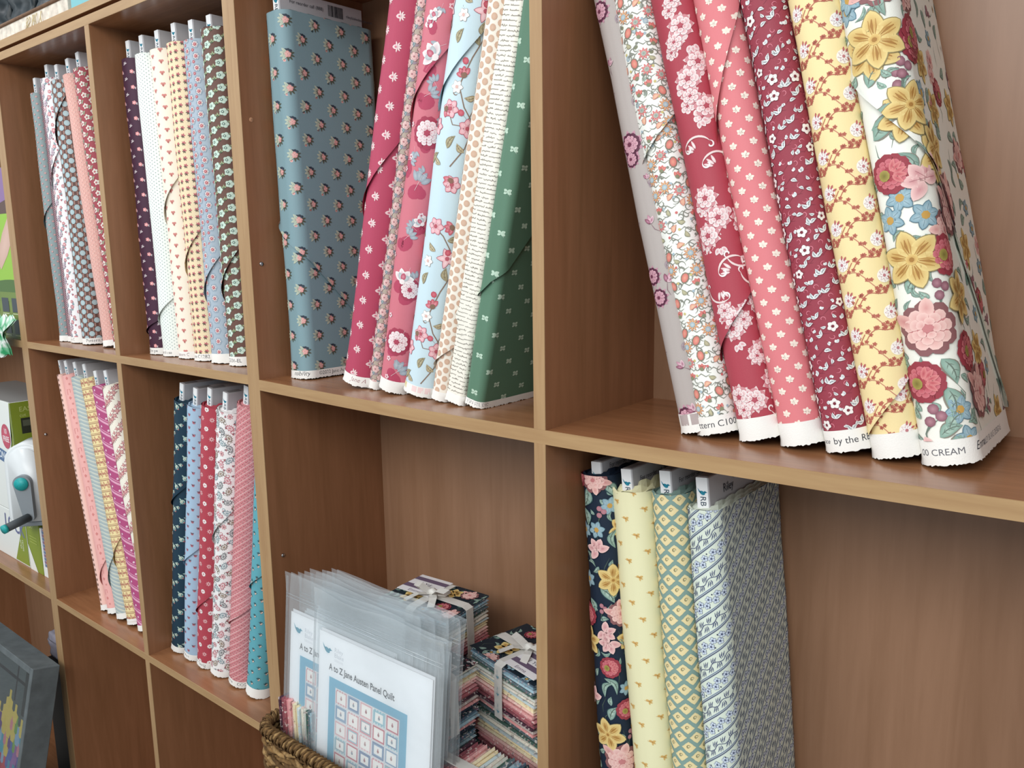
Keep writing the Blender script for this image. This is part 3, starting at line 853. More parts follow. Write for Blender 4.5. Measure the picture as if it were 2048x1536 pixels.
@pat('ece8bc')
def p_lemon_bow(a, b, c, d, rg):
    y = 'd9b062'
    m = cat(petal(4.4, 2.8, .4, y), petal(4.4, 2.8, 2.7, y), petal(4.6, 2, -.6, y), petal(4.6, 2, -1.5, y), stroke([(-6, 1), (-2, 0), (2, -1)], 1, 'c89a50', 2), ell(0, 0, 1.1, 1.1, 'c08a40', None, 2, 5))
    return tile(m, lattice(a, b, c, d, 12.3, 51.8, 0, 516, -20, 0, rg))


@pat('84a29a')
def p_lattice_green(a, b, c, d, rg):
    h = np.array([(8.4, 0), (5.8, 2.0), (3.6, 4.4), (0, 7), (-3.6, 4.4), (-5.8, 2.0), (-8.4, 0), (-5.8, -2.0), (-3.6, -4.4), (0, -7), (3.6, -4.4), (5.8, -2.0)])
    m = cat(fan(h, 'ecd8a0', 'f0deaa', 1), curl(2, .5, 2.4, 0, .8, .9, '9a8a5c', 2, .3), curl(-1, 2.6, 1.6, 2, .7, .8, '8a9478', 2, .3))
    return tile(m, lattice(a, b, c, d, 9.9, 23.9, 0, 549, -11.9))


@pat('dbe6d8')
def p_stripe_navy(a, b, c, d, rg):
    S = []; nv = '4a5478'; p = 24.4 * 1.0
    unit = []
    # one repeat runs along x; tiled up the cloth, then slanted
    for off, w in ((0, 1.9), (1.9, .7)):
        pass
    fl = cat(*[ell(1.7 * math.cos(t), 1.6 * math.sin(t), 1.4, 1.2, nv, None, 1, 6) for t in np.arange(0, 6, 1.26)], *[ell(1.7 * math.cos(t), 1.6 * math.sin(t), 1.1, .95, 'c9d6e6', None, 2, 6) for t in np.arange(0, 6, 1.26)], ell(0, 0, .8, .8, nv, None, 3, 5))
    fr = cat(*[stroke([(0, 0), (.6, 1.8), (2.2, 3.4)], .8, nv, 1), stroke([(1, 0), (2, 1.6), (4, 2.8)], .8, nv, 1), stroke([(-1, 0), (-.8, 1.6), (.4, 3.6)], .8, nv, 1)])
    fr2 = xf(fr, 0, 0, PI)
    dot = ell(0, 0, .9, .9, '2a3050', None, 2, 6)
    sl = math.atan(.8)
    lo, hi = -150, 420
    for k in range(-36, 34):
        o = k * 19.1
        R = []
        R += [stroke([(lo, 0), (hi, 0)], 1.1, nv, 1, False), stroke([(lo, 1.7), (hi, 1.7)], .9, '6a7ca0', 1, False)]
        S.append((R, o))
    out = []
    for R, o in S: out += [xf(x, 0, o) for x in R]
    G1, G2, D_, F_ = [], [], [], []
    fl, fr, fr2 = xf(fl, 0, 0, 0, 1.5), xf(fr, 0, 0, 0, 1.7), xf(fr2, 0, 0, 0, 1.7)
    for k in range(-36, 34):
        o = k * 19.1; g = (k * 7.3) % 12
        if k % 2:
            F_ += [(x, o + 9.6 + (2.6 if i % 2 else -2.0)) for i, x in enumerate(np.arange(lo + g, hi, 6.4))]
            D_ += [(x, o + 4.6 + 10.2 * (i % 2)) for i, x in enumerate(np.arange(lo + g, hi, 12))]
        else:
            out.append(stroke([(x, o + 9.6 + 1.8 * math.sin(x * .3)) for x in np.arange(lo, hi, 3.2)], .8, nv, 1, False))
            G1 += [(x, o + 10.2) for x in np.arange(lo + g, hi, 12.5)]; G2 += [(x, o + 9.2) for x in np.arange(lo + 6 + g, hi, 12.5)]
    out += [tile(fl, F_), tile(dot, D_), tile(fr, G1), tile(fr2, G2)]
    A = cat(*out)
    T = A[0]; m = (T[:, :, 0].max(1) > -30)
    # lay the stripes at the slant of the nose
    A = xf(A, 0, 400, sl)
    return clip_rect(A, a, b, c, d)


@pat('f2c6ba')
def p_blush_check(a, b, c, d, rg):
    return cat(*[rect(x, v, x + 5, v + 5.5, '8a6a5c', 1) for v in np.arange(c, d, 12) for x in (-9, -1)])


@pat('f2b0aa')
def p_rose_plain(a, b, c, d, rg):
    S = []
    for v in np.arange(c, d, 46):
        S += [stroke([(2, v), (2, v + 12), (9, v + 12), (9, v + 4)], .9, 'd0706e', 1, False), rect(8, v + 22, 12, v + 26, 'd98a84', 1), fan([(6, v + 34), (10, v + 38), (6, v + 42), (3, v + 38)], 'd9827e', None, 1)]
    return cat(*S)


@pat('b7c2c0')
def p_grey_bias(a, b, c, d, rg):
    return cat(*[stroke([(a - 5, v), (0, v - 6), (b + 5, v - 6 - .6 * b)], w, col, 1, False) for v0 in np.arange(c - 30, d + 60, 9.4) for v, w, col in ((v0, 2.2, 'd4d8cc'), (v0 + 4, 1.2, '9ab0bc'))])


@pat('f2e0a4')
def p_yellow_border(a, b, c, d, rg):
    S = []; sw = cat(curl(0, 0, 3.4, 0, .9, 1, 'b9685c', 1), ell(3, 2, 1.6, 1.6, 'c87a6c', None, 1, 6), curl(6, 0, 3, 2, -.9, 1, 'b9685c', 1), petal(3.6, 1.8, 1.5, 'a86a5c'))
    for v in np.arange(c, d, 26):
        S += [rect(a, v, b, v + 1.6, 'a8785c', 1), rect(a, v + 3.4, b, v + 4.6, 'b98a68', 1), tile(sw, [(u, v + 13) for u in np.arange(a, b, 11)]), tile(xf(sw, 0, 0, PI), [(u, v + 19) for u in np.arange(a + 5, b, 11)])]
    return cat(*S)


@pat('b4447c')
def p_magenta_bias(a, b, c, d, rg):
    S = []
    for v in np.arange(c - 60, d + 60, 27):
        for o, w in ((0, 4.2), (6, 1.4)):
            S.append(stroke([(-30, v + o + 27), (-12, v + o + 9), (10, v + o - 5), (45, v + o - 30)], w, 'e2a4c0', 1, False))
        S += [ell(u, v + 15 - u * .75, 2.5, 2.5, 'e8c8d8', None, 1, 8) for u in (-12, 4, 20)]
    return cat(*S)


@pat('f6efe0')
def p_garland(a, b, c, d, rg):
    S = []; f = cat(flower(4.6, 5, 'c9707c', 'e8b0b0', 'f0d8b8', 'a04a58', 1), *[petal(4, 2, t, '9a5a62', None, 1, 4) for t in (.5, 2, 3.4, 5)])
    for v in np.arange(c - 80, d + 80, 40):
        S.append(tile(f, [(u, v + .95 * u + 4 * math.sin(u), u) for u in np.arange(a, b, 7.2)])); S.append(tile(xf(f, 0, 0, 1, .7), [(u, v + 9 + .95 * u, u) for u in np.arange(a, b, 8)]))
    return cat(*S)


@pat('17374a')
def p_navy_paisley(a, b, c, d, rg):
    m = cat(ell(0, 0, 4.2, 3.9, 'c6d8c6', None, 1, 10), ell(.6, -.4, 2.9, 2.6, '5f8a8a', None, 2, 8), ell(-.3, .2, 1.5, 1.4, 'e4d8c0', None, 3, 7), ell(3.4, -2.6, 1.3, 1.3, 'b86a6c', None, 2, 6), petal(6, 2.4, 2.3, 'a8c2b6', None, 1, 2), petal(4, 1.4, -2.2, '5a8a9a', None, 1, 3))
    return cat(tile(xf(m, 0, 0, 0, 1.22), lattice(a, b, c, d, 19, 42, 18, 15, 21)), tile(xf(m, 0, 0, .8, .85), lattice(a, b, c, d, 19, 42, 9, 1, 21)))


@pat('a5c1da')
def p_sky_bud(a, b, c, d, rg):
    m = cat(ell(0, 0, 2.3, 2.1, 'b8566a', 'c8848a', 1, 8), petal(3.4, 1.5, 2.6, '5a6a78'), petal(3.4, 1.5, .6, '5a6a78'), ell(0, .2, .9, .8, '4a3a4a', None, 2, 5))
    return tile(xf(m, 0, 0, 0, 1.4), lattice(a, b, c, d, 12, 26, 19, 9, 13))


@pat('b5384a')
def p_red_daisy(a, b, c, d, rg):
    w = cat(flower(5.2, 8, 'f4ecea', 'f8f2f0', 'c87880', None, 1.3)); p = flower(5.4, 8, 'e8b0b4', 'f0cccc', 'b5384a', None, .62)
    return cat(tile(w, lattice(a, b, c, d, 21, 38, 24, 15, 0)), tile(p, lattice(a, b, c, d, 21, 38, 14, 34, 0)))


@pat('f0eeee')
def p_white_paisley(a, b, c, d, rg):
    M = []
    for col, cm in (('6f7478', 'a8acac'), ('c4707c', 'e6b8bc'), ('7f98a0', 'b8c8cc'), ('8a7a6c', 'b8a898')):
        P = np.array([(9 * math.cos(t) * (1 - .25 * math.sin(t)), 5.4 * math.sin(t)) for t in np.linspace(0, 2 * PI, 13)[:-1]])
        M.append(cat(fan(P, col, None, 1), fan(P * .72, 'f0eeee', None, 2), fan(P * .52, cm, col, 3), *[ell(*(P[i] * 1.16), 1.1, 1.1, col, None, 1, 5) for i in range(0, 12)], curl(P[0][0], P[0][1], 6, 1.6, .8, 1.3, col, 1)))
    M.append(flower(6.5, 7, 'd88a92', 'f0d0d0', '8a6a70', '9a5a64', .9))
    S = []
    for k, p in enumerate(lattice(a, b, c, d, 15, 21, 3, 6, 9, 2, rg)):
        S += [xf(M[(k * 3) % 5], p[0], p[1], rg.uniform(0, 6), .85), xf(sprig('b0646e', '6f7478', .9), p[0] + 8, p[1] + 9, rg.uniform(0, 6))]
    return cat(*S)


@pat('d98a90')
def p_pink_bias(a, b, c, d, rg):
    S = []; sw = cat(curl(0, 0, 2.4, 0, .8, 1, 'c06a74', 1), ell(2, 1.4, 1.2, 1, 'b85a66', None, 1, 5), petal(3, 1.6, 3, 'e6a8aa'))
    for v in np.arange(c - 70, d + 20, 12.6):
        S.append(stroke([(a - 5, v - 5 * .85), (b + 5, v + (b - a + 5) * .85)], .9, 'f0ccca', 1, False))
        S.append(tile(sw, [(u, v + (u - a) * .85 + 6, 0.7) for u in np.arange(a, b, 6.5)])); S.append(tile(xf(sw, 0, 0, 2), [(u + 3, v + (u - a) * .85 + 9, 0.7) for u in np.arange(a, b, 6.5)]))
    return cat(*S)


@pat('58a6b4')
def p_teal_sprig(a, b, c, d, rg):
    m = cat(*[petal(5, 2.2, t, '35525a', '4a6a70') for t in (.3, 1, 1.7, 2.5)], ell(.6, -1.2, 1.9, 1.7, 'd8c0b0', 'b87a78', 2, 7), ell(2.4, .6, 1.4, 1.3, 'e2d2c0', None, 3, 6), petal(4, 1.6, -1.6, '35525a'))
    return tile(m, lattice(a, b, c, d, 14, 24, 4, 6, 12))


def print_of(name, a, b, c, d, seed=1):
    base, f = PAT[name]
    return f(a, b, c, d, random.Random(seed))

# ------------------------------------------------------------------ room shell
FLOORZ = -1.31
obj('floor', box_mesh('floor', -4.5, 4.5, -4.0, .45, FLOORZ - .05, FLOORZ), plain('grey_carpet', '8f8a86', .95, .1, 0, .15, 60), kind='structure')
obj('wall_back', box_mesh('wall_back', -4.5, 4.5, .40, .46, FLOORZ, 1.6), plain('cream_paint', 'd8d2c6', .9, .2, 0, .03, 5), kind='structure')

# ------------------------------------------------------------------ shelving
DEP = .2518
rgs = random.Random(4)


def panel(name, root, x0, x1, z0, z1, mat, emat, y1=DEP, horiz=False, bend=None):
    """a board with its own edge banding along the front"""
    if bend:
        n = 24; V = []; Fc = []
        for i in range(n + 1):
            x = x0 + (x1 - x0) * i / n; s = bend(x)
            V += [(x, .0008, z0 + s), (x, y1, z0 + s), (x, y1, z1 + s), (x, .0008, z1 + s)]
        for i in range(n):
            a, b = 4 * i, 4 * i + 4
            Fc += [(a, a + 1, b + 1, b), (a + 1, a + 2, b + 2, b + 1), (a + 2, a + 3, b + 3, b + 2), (a + 3, a, b, b + 3)]
        Fc += [(0, 3, 2, 1), (4 * n, 4 * n + 1, 4 * n + 2, 4 * n + 3)]
        p = obj(name, mesh_from(name, V, Fc), mat, root)
        V = []; Fc = []
        for i in range(n + 1):
            x = x0 + (x1 - x0) * i / n; s = bend(x)
            V += [(x, -.0006, z0 + s), (x, .0008, z0 + s - .0002), (x, .0008, z1 + s + .0002), (x, -.0006, z1 + s)]
        Fc = []
        for i in range(n):
            a, b = 4 * i, 4 * i + 4
            Fc += [(a, a + 1, b + 1, b), (a + 1, a + 2, b + 2, b + 1), (a + 2, a + 3, b + 3, b + 2), (a + 3, a, b, b + 3)]
        obj('edge_band', mesh_from('edge_band', V, Fc), emat, p)
        return p
    p = obj(name, box_mesh(name, x0, x1, .0008, y1, z0, z1), mat, root)
    obj('edge_band', box_mesh('edge_band', x0 - .0001, x1 + .0001, -.0006, .0008, z0 - .0001, z1 + .0001, .0003, 1), emat, p)
    return p


def pin(panel_obj, x, y, z, side=1, wood_hole=False):
    V, Fc = tube([(x, y, z), (x + side * (.0016 if not wood_hole else .0004), y, z)], .0034, 10, radii=[.0038, .003])
    obj('drilled_hole' if wood_hole else 'shelf_pin', mesh_from('shelf_pin', V, Fc, True), HOLE if wood_hole else STEEL, panel_obj)


ZT, ZA, ZAb, ZBb = .62, 0.0, -.0155, -.6528
ZC, ZCb = -1.275, -1.29
# middle case: two columns
mid = empty('bookcase', (-.484, 0, FLOORZ), label='two column cherry wood bookcase holding the bolts left of the double upright', cat='bookcase', group='bookcases along the wall')
mid.location = (0, 0, 0)
sl = panel('side_panel', mid, -.9530, -.935, FLOORZ, .643, WV, EV)
pin(sl, -.935, .017, -.225)
sr = panel('side_panel', mid, -.0318, -.0161, FLOORZ, .643, WV, EV)
panel('top_panel', mid, -.935, -.0318, ZT, .6362, WH, EH)
for z0, z1, nm in ((ZAb, ZA, 'shelf'), (ZBb, ZB, 'shelf'), (ZCb, ZC, 'bottom_shelf')): panel(nm, mid, -.935, -.0318, z0, z1, WH, EH)
for z0, z1 in ((ZA, ZT), (ZB, ZAb), (ZC, ZBb)): panel('divider', mid, -.4927, -.4749, z0, z1, WV, EV)
obj('back_panel', box_mesh('back_panel', -.953, -.0161, DEP, DEP + .004, FLOORZ, .643), WB, mid)
panel('plinth', mid, -.935, -.0318, FLOORZ, ZCb, WH, EH, .02)
# right case: its middle shelf bends
rig = empty('bookcase', (0, 0, 0), label='cherry wood bookcase with a sagging middle shelf, right of the double upright', cat='bookcase', group='bookcases along the wall')
d2 = panel('side_panel', rig, -.0159, 0, FLOORZ, .643, WV, EV)
pin(d2, 0, .017, .401, 1, True); pin(d2, 0, .018, .18); pin(d2, 0, .023, -.31)
panel('side_panel', rig, 1.140, 1.157, FLOORZ, .643, WV, EV)
panel('top_panel', rig, 0, 1.14, ZT - .002, .6362, WH, EH)
panel('shelf', rig, 0, 1.14, -.01695, 0, WH, EH, DEP, True, sag)
panel('shelf', rig, 0, 1.14, ZBb, ZB, WH, EH); panel('bottom_shelf', rig, 0, 1.14, ZCb, ZC, WH, EH)
ds = sag(.57)
panel('divider', rig, .5618, .5786, ds, ZT - .002, WV, EV); panel('divider', rig, .5618, .5786, ZB, ds - .017, WV, EV); panel('divider', rig, .5618, .5786, ZC, ZBb, WV, EV)
bk = obj('back_panel', box_mesh('back_panel', -.0159, 1.157, DEP, DEP + .004, FLOORZ, .643), WB, rig)
V, Fc = tube([(.067, DEP, .577), (.067, DEP - .0015, .577)], .0035, 10); obj('back_screw', mesh_from('back_screw', V, Fc, True), STEEL, bk)
panel('plinth', rig, 0, 1.14, FLOORZ, ZCb, WH, EH, .02)
# left case (only its right end shows)
lef = empty('bookcase', (0, 0, 0), label='cherry wood bookcase end holding boxes and the white hand crank machine', cat='bookcase', group='bookcases along the wall')
panel('side_panel', lef, -.9705, -.9534, FLOORZ, .643, WV, EV)
panel('side_panel', lef, -1.93, -1.913, FLOORZ, .643, WV, EV)
panel('top_panel', lef, -1.913, -.9705, ZT, .6362, WH, EH)
for z0, z1, nm in ((-.0165, 0, 'shelf'), (-.648, -.632, 'shelf'), (ZCb, ZC, 'bottom_shelf')): panel(nm, lef, -1.913, -.9705, z0, z1, WH, EH)
obj('back_panel', box_mesh('back_panel', -1.93, -.9534, DEP, DEP + .004, FLOORZ, .643), WB, lef)
# long cover board lying along the tops
cov = empty('cover_board', (0, 0, 0), label='long pale edged board lying along the tops of the bookcases', cat='board')
cv = obj('board', box_mesh('board', -1.93, 1.157, .0008, DEP, .6432, .6592), WH, cov)
obj('edge_band', box_mesh('edge_band', -1.93, 1.157, -.0006, .0008, .6431, .6593, .0003, 1), EH, cov)

# ------------------------------------------------------------------ on top of the case
tray = empty('storage_tray', (-.93, .018, .6594), label='whitewashed low wooden tray with a brown rim on top of the bookcases', cat='tray')
WW = plain('whitewashed_wood', 'd6cdc0', .85, .2, 0, .28, 55)
BR = plain('brown_rim', '6f5440', .7, .3, 0, .2, 60)
for nm, a in (('front_board', (-.33, .335, 0, .012, 0, .036)), ('back_board', (-.33, .335, .20, .212, 0, .036)), ('end_board', (-.33, -.318, .012, .2, 0, .036)), ('end_board', (.323, .335, .012, .2, 0, .036)), ('base_board', (-.318, .323, .012, .2, 0, .006))):
    obj(nm, box_mesh(nm, *a, .001, 1), WW, tray)
V, Fc = tube([(-.332, 0, .038), (.337, 0, .038), (.337, .212, .038), (-.332, .212, .038)], .004, 6, True); obj('rim', mesh_from('rim', V, Fc, True), BR, tray)
sr_ = random.Random(8)
m = MB()
for k in range(14):
    x = .20 + sr_.uniform(-.06, .02); z = .03
    m.add(*tube([(x, -.002, z), (x + sr_.uniform(-.01, .01), -.004, z - .012), (x + sr_.uniform(-.02, .02), -.006, z - .028)], .0006, 4))
obj('straw_wisp', m.mesh('straw_wisp'), plain('dry_straw', 'c8b890', .9), tray, kind='stuff')
DK = plain('dark_glossy_foil', '101c22', .36, .35, 0, .35, 25)


def crumpled(name, x0, x1, y0, y1, z0, z1, seed, mat, parent, amp=.012, n=9):
    bm = bmesh.new(); bmesh.ops.create_cube(bm, size=1); bmesh.ops.subdivide_edges(bm, edges=bm.edges[:], cuts=n, use_grid_fill=True)
    rg = random.Random(seed); ph = [rg.uniform(0, 6) for _ in range(9)]
    for v in bm.verts:
        p = v.co.copy(); s = max(abs(p.x), abs(p.y), abs(p.z)) * 2; q = p.normalized() * .62; p = p.lerp(q, .25)
        v.co = Vector((x0 + (p.x + .5) * (x1 - x0), y0 + (p.y + .5) * (y1 - y0), z0 + (p.z + .5) * (z1 - z0)))
        w = v.co * 60
        v.co += Vector((math.sin(w.y + ph[0]) + math.sin(1.7 * w.z + ph[1]), math.sin(w.x + ph[2]) + math.sin(2.1 * w.z + ph[3]), math.sin(1.3 * w.x + ph[4]) * .5)) * amp * .4 + Vector((rg.uniform(-1, 1), rg.uniform(-1, 1), rg.uniform(-.6, .6))) * amp * .3
    zmin = min(v.co.z for v in bm.verts)
    for v in bm.verts: v.co.z += z0 - zmin
    me = bpy.data.meshes.new(name); bm.to_mesh(me); bm.free(); me.shade_smooth()
    return obj(name, me, mat, parent)


for k, (x0, x1) in enumerate(((-1.235, -1.10), (-1.09, -.96), (-.955, -.83), (-.82, -.70))):
    f = empty('foil_pack', ((x0 + x1) / 2, .12, .6656), label=('dark glossy pack in the whitewashed tray, ' + ['farthest left of four', 'second from the left', 'third from the left', 'rightmost by the straw'][k]), cat='pack', group='dark packs in the whitewashed tray')
    w = (x1 - x0) / 2
    crumpled('pouch', -w, w, -.075, .07, 0, .16 - .01 * k, 20 + k, DK, f)
    crumpled('crimped_top', -w * .8, w * .8, -.012, .008, .150 - .01 * k, .172 - .01 * k, 40 + k, DK, f, .004, 5)
tb = empty('carton', (-.50, .075, .6594), label='small teal carton on the cover board beside the whitewashed tray', cat='carton')
me = box_mesh('carton_body', -.085, .085, -.055, .055, 0, .12, .0015); set_col(me, np.tile(lin('6fb4bc'), (len(me.vertices), 1))); obj('carton_body', me, GLOSSBOX, tb)
me = box_mesh('lid', -.087, .087, -.057, .057, .085, .123, .0015); set_col(me, np.tile(lin('7cc0c6'), (len(me.vertices), 1))); obj('lid', me, GLOSSBOX, tb)

# ------------------------------------------------------------------ left case contents


def carton(label, x0, x1, y0, y1, z0, z1, cf, front=None, side=None, topc=None, name='carton', sidec=None):
    root = empty(name, ((x0 + x1) / 2, (y0 + y1) / 2, z0), label=label, cat='box')
    w, d, h = (x1 - x0) / 2, (y1 - y0) / 2, z1 - z0
    me = box_mesh('carton_body', -w, w, -d, d, 0, h, .0012); set_col(me, np.tile(lin(cf), (len(me.vertices), 1))); obj('carton_body', me, GLOSSBOX, root)
    if front: obj('front_printing', soup_mesh('front_printing', clip_rect(front(2000 * w, 1000 * h), 0, 2000 * w, 0, 1000 * h), flat_surf((-w, -d - .0004, 0), (1, 0, 0), (0, 0, 1))), GLOSSBOX, root)
    if side: obj('side_printing', soup_mesh('side_printing', clip_rect(side(2000 * d, 1000 * h), 0, 2000 * d, 0, 1000 * h), flat_surf((w + .0004, -d, 0), (0, 1, 0), (0, 0, 1))), GLOSSBOX, root)
    me = box_mesh('tuck_flap', -w * .97, w * .97, -d * .97, d * .97, h, h + .0012); set_col(me, np.tile(lin(topc or cf), (len(me.vertices), 1))); obj('tuck_flap', me, GLOSSBOX, root)
    return root


GR = '8a9a34'
# white and green cartons
carton('white carton with a green corner under the hand crank machine', -1.62, -1.19, .036, .20, -.632, -.49, 'eceeea',
       lambda w, h: cat(fan([(w - 2, 4), (w - 2, 150), (w - 95, 4)], GR, None, 1), text('LOCK', 36, '6a6f9a', w - 150, 92, -.08, 2, .02), text('Quilt', 9, 'f0f2e0', w - 44, 44, PI / 2, 2), text('blocks', 9, 'f0f2e0', w - 30, 40, PI / 2, 2)), lambda w, h: rect(0, 0, w, h, GR, 1), '9c9c9a')
carton('green carton with a white base corner, beside the white one on the lower left shelf', -1.186, -1.105, .036, .16, -.632, -.49, GR,
       lambda w, h: cat(fan([(0, 0), (48, 0), (0, 70)], 'f0f1ec', None, 1), text('EASY', 9, 'd8e0a0', 20, 120, 0, 2), rect(12, 140, 50, 190, 'a8ccd8', 1), *[rect(16, 96 - 8 * k, 62, 98 - 8 * k, 'b4c060', 2) for k in range(3)]), None, '9c9c9a')
carton('narrow white carton with a coloured print, against the left upright', -1.10, -.985, .036, .15, -.632, -.50, 'f0f1ee',
       lambda w, h: cat(*[rect(14 + 9 * (k % 3), 30 + 9 * (k // 3), 22 + 9 * (k % 3), 38 + 9 * (k // 3), ['7a8ab0', 'b06a70', '8a7aa0', '6a7a9a'][(k * 7 + k // 3) % 4], 1) for k in range(42)], rect(46, 30, 54, 150, 'a8d0b0', 1)), None, '9c9c9a')
carton('tall white carton with a green windowed side, stacked behind the hand crank machine', -1.62, -1.205, .037, .20, -.4884, -.182, 'eceeea',
       lambda w, h: cat(fan([(w, h), (w - 6, h), (w - 8, h - 90), (w - 60, h - 190), (w - 60, 0), (w, 0)], GR, None, 1), ell(w - 52, h - 96, 30, 34, 'c0405a', 'd0506a', 2, 20), text('10', 14, 'f4e4e4', w - 62, h - 88, 0, 3, .02), text('FREE', 15, 'f4e4e4', w - 74, h - 110, 0, 3, .02),
                        fan([(w - 150, h - 128), (w - 40, h - 144), (w - 24, h - 168), (w - 40, h - 178), (w - 150, h - 164)], '4c6c98', None, 1), text('ON SET', 20, 'e8eef4', w - 118, h - 160, -.06, 2, .02), ell(w - 60, h - 280, 26, 40, 'c04a5e', None, 2, 18)),
       lambda w, h: cat(rect(0, 0, w, h, GR, 1), rect(22, h - 86, 130, h - 44, '33372c', 2), rect(26, h - 66, 126, h - 50, '5c6050', 3), rect(22, h - 150, 130, h - 104, '33372c', 2), rect(26, h - 128, 126, h - 112, '5c6050', 3), text('EASY TO', 13, 'c4cc80', 20, h - 26, 0, 2), text('cut', 9, 'c4cc80', 20, h - 40, 0, 2)), '9c9c9a')
# hand-crank machine
mc = empty('crank_machine', (-1.118, .045, -.4876), (0, 0, math.radians(48)), label='white hand crank machine with teal hub and grey handle on the cartons', cat='machine')
WP = plain('white_plastic', 'e4e8ea', .3, .5, 0, .01); GP = plain('grey_plastic', '8d949a', .4, .5, 0, .02); TP = plain('teal_plastic', '22a6a6', .45, .5, 0, .12, 300); DG = plain('dark_grip', '4a5054', .6, .4, 0, .05)
bm = bmesh.new(); prof = []
for k in range(25):
    a = PI * k / 24; prof.append((.050 * math.cos(a), .170 + .048 * math.sin(a)))
prof += [(-.053, .026), (-.047, .010), (-.036, .004), (.036, .004), (.047, .010), (.053, .026)]
vs0 = [bm.verts.new((x, -.050, z)) for x, z in prof]; vs1 = [bm.verts.new((x, .05, z)) for x, z in prof]
bm.faces.new(vs0[::-1]); bm.faces.new(vs1)
for i in range(len(prof)): j = (i + 1) % len(prof); bm.faces.new((vs0[i], vs0[j], vs1[j], vs1[i]))
bmesh.ops.recalc_face_normals(bm, faces=bm.faces[:])
bmesh.ops.bevel(bm, geom=[e for e in bm.edges if abs(e.verts[0].co.y - e.verts[1].co.y) < 1e-6], offset=.012, segments=4, affect='EDGES')
me = bpy.data.meshes.new('housing'); bm.to_mesh(me); bm.free(); me.shade_smooth(); obj('housing', me, WP, mc)
obj('foot_base', box_mesh('foot_base', -.046, .046, -.042, .046, 0, .012, .003), GP, mc)
# crank arm: tapered, on the front
m = MB(); A0, A1 = np.array([-.004, 0, .120]), np.array([.004, 0, .032]); n = 16; V = []
ring = []
for k in range(n + 1): a = PI * k / n; ring.append((A0[0] + .021 * math.cos(a), A0[2] + .021 * math.sin(a)))
for k in range(n + 1): a = PI + PI * k / n; ring.append((A1[0] + .013 * math.cos(a), A1[2] + .013 * math.sin(a)))
N = len(ring); V = [(x, -.050, z) for x, z in ring] + [(x, -.066, z) for x, z in ring]
Fc = [tuple(range(N)), tuple(range(N, 2 * N))[::-1]] + [(i, N + i, N + (i + 1) % N, (i + 1) % N) for i in range(N)]
arm = obj('crank_arm', mesh_from('crank_arm', V, Fc), GP, mc)
V, Fc = tube([(-.004, -.065, .120), (-.004, -.070, .120)], .0165, 20); obj('teal_hub', mesh_from('teal_hub', V, Fc, True), TP, arm, label='teal round hub cap')
V, Fc = tube([(.004, -.065, .032), (-.030, -.115, .022)], .0105, 14); hd = obj('handle_grip', mesh_from('handle_grip', V, Fc, True), DG, arm)
V, Fc = tube([(-.0295, -.1145, .022), (-.034, -.121, .0208)], .0112, 14); obj('handle_cap', mesh_from('handle_cap', V, Fc, True), TP, hd)
# tall lime package with a photo print
carton('tall lime green package printed with a photo, on the upper left shelf', -1.42, -.985, .012, .12, 0.0, .40, '7d8c3c',
       lambda w, h: cat(rect(0, 0, w, h, '74863a', 1), rect(0, 118, w, 300, '93bf3c', 2), ell(w - 40, 122, 130, 20, '4a6a2a', None, 3, 24), rect(0, 90, w, 112, '6f8438', 4),
                        *[rect(w - 62 * k - 48, 12 + 52 * j, w - 62 * k - 6, 46 + 52 * j, '3c4248', 5) for k in range(4) for j in (0, 1)], *[rect(w - 62 * k - 48, 7 + 52 * j, w - 62 * k - 8, 9 + 52 * j, 'c8d0a8', 5) for k in range(4) for j in (0, 1)],
                        fan([(w, 300), (w - 60, 250), (w - 110, 190), (w - 90, 165), (w - 40, 200), (w, 240)], 'cda898', 'd8b6a6', 4), rect(0, 296, w, h, '5a4038', 3), fan([(w, 330), (w - 70, 318), (w - 90, h), (w, h)], '8a6a9a', None, 4)), None)
bg = empty('printed_bag', (-1.03, -.012, 0), label='green and white printed plastic bag hanging over the upper left shelf edge', cat='bag')


def bag_sheet(lift, x0, x1, seed):
    rg = random.Random(seed); V = []; C = []; nu, nv = 16, 10
    for j in range(nv + 1):
        for i in range(nu + 1):
            x = x0 + (x1 - x0) * i / nu; t = j / nv
            # from lying on the shelf, over its edge, down the front
            y = -.014 - .006 * math.sin(t * 6 + i * .7) - lift if t > .3 else -.012 + (.3 - t) * .07 - lift
            z = .055 - .085 * t + .006 * math.sin(i * 1.1 + t * 4) - (.01 * abs(i / nu - .4) if t > .9 else 0)
            V.append((x, y, z))
            k = (math.sin(i * 1.9 + 2.2 * j) + math.sin(i * .8 - 1.6 * j + 1)) / 2
            C.append(lin('f2f4f0') if k > .25 else lin('2f9a62') if k > -.35 else lin('8cc8a4'))
    Fc = [(j * (nu + 1) + i, j * (nu + 1) + i + 1, (j + 1) * (nu + 1) + i + 1, (j + 1) * (nu + 1) + i) for j in range(nv) for i in range(nu)]
    me = mesh_from('sheet', V, Fc, True); set_col(me, np.array(C)); return me


obj('front_sheet', bag_sheet(.004, -.06, .052, 1), GLOSSBOX, bg); obj('rear_sheet', bag_sheet(0, -.062, .054, 2), GLOSSBOX, bg)
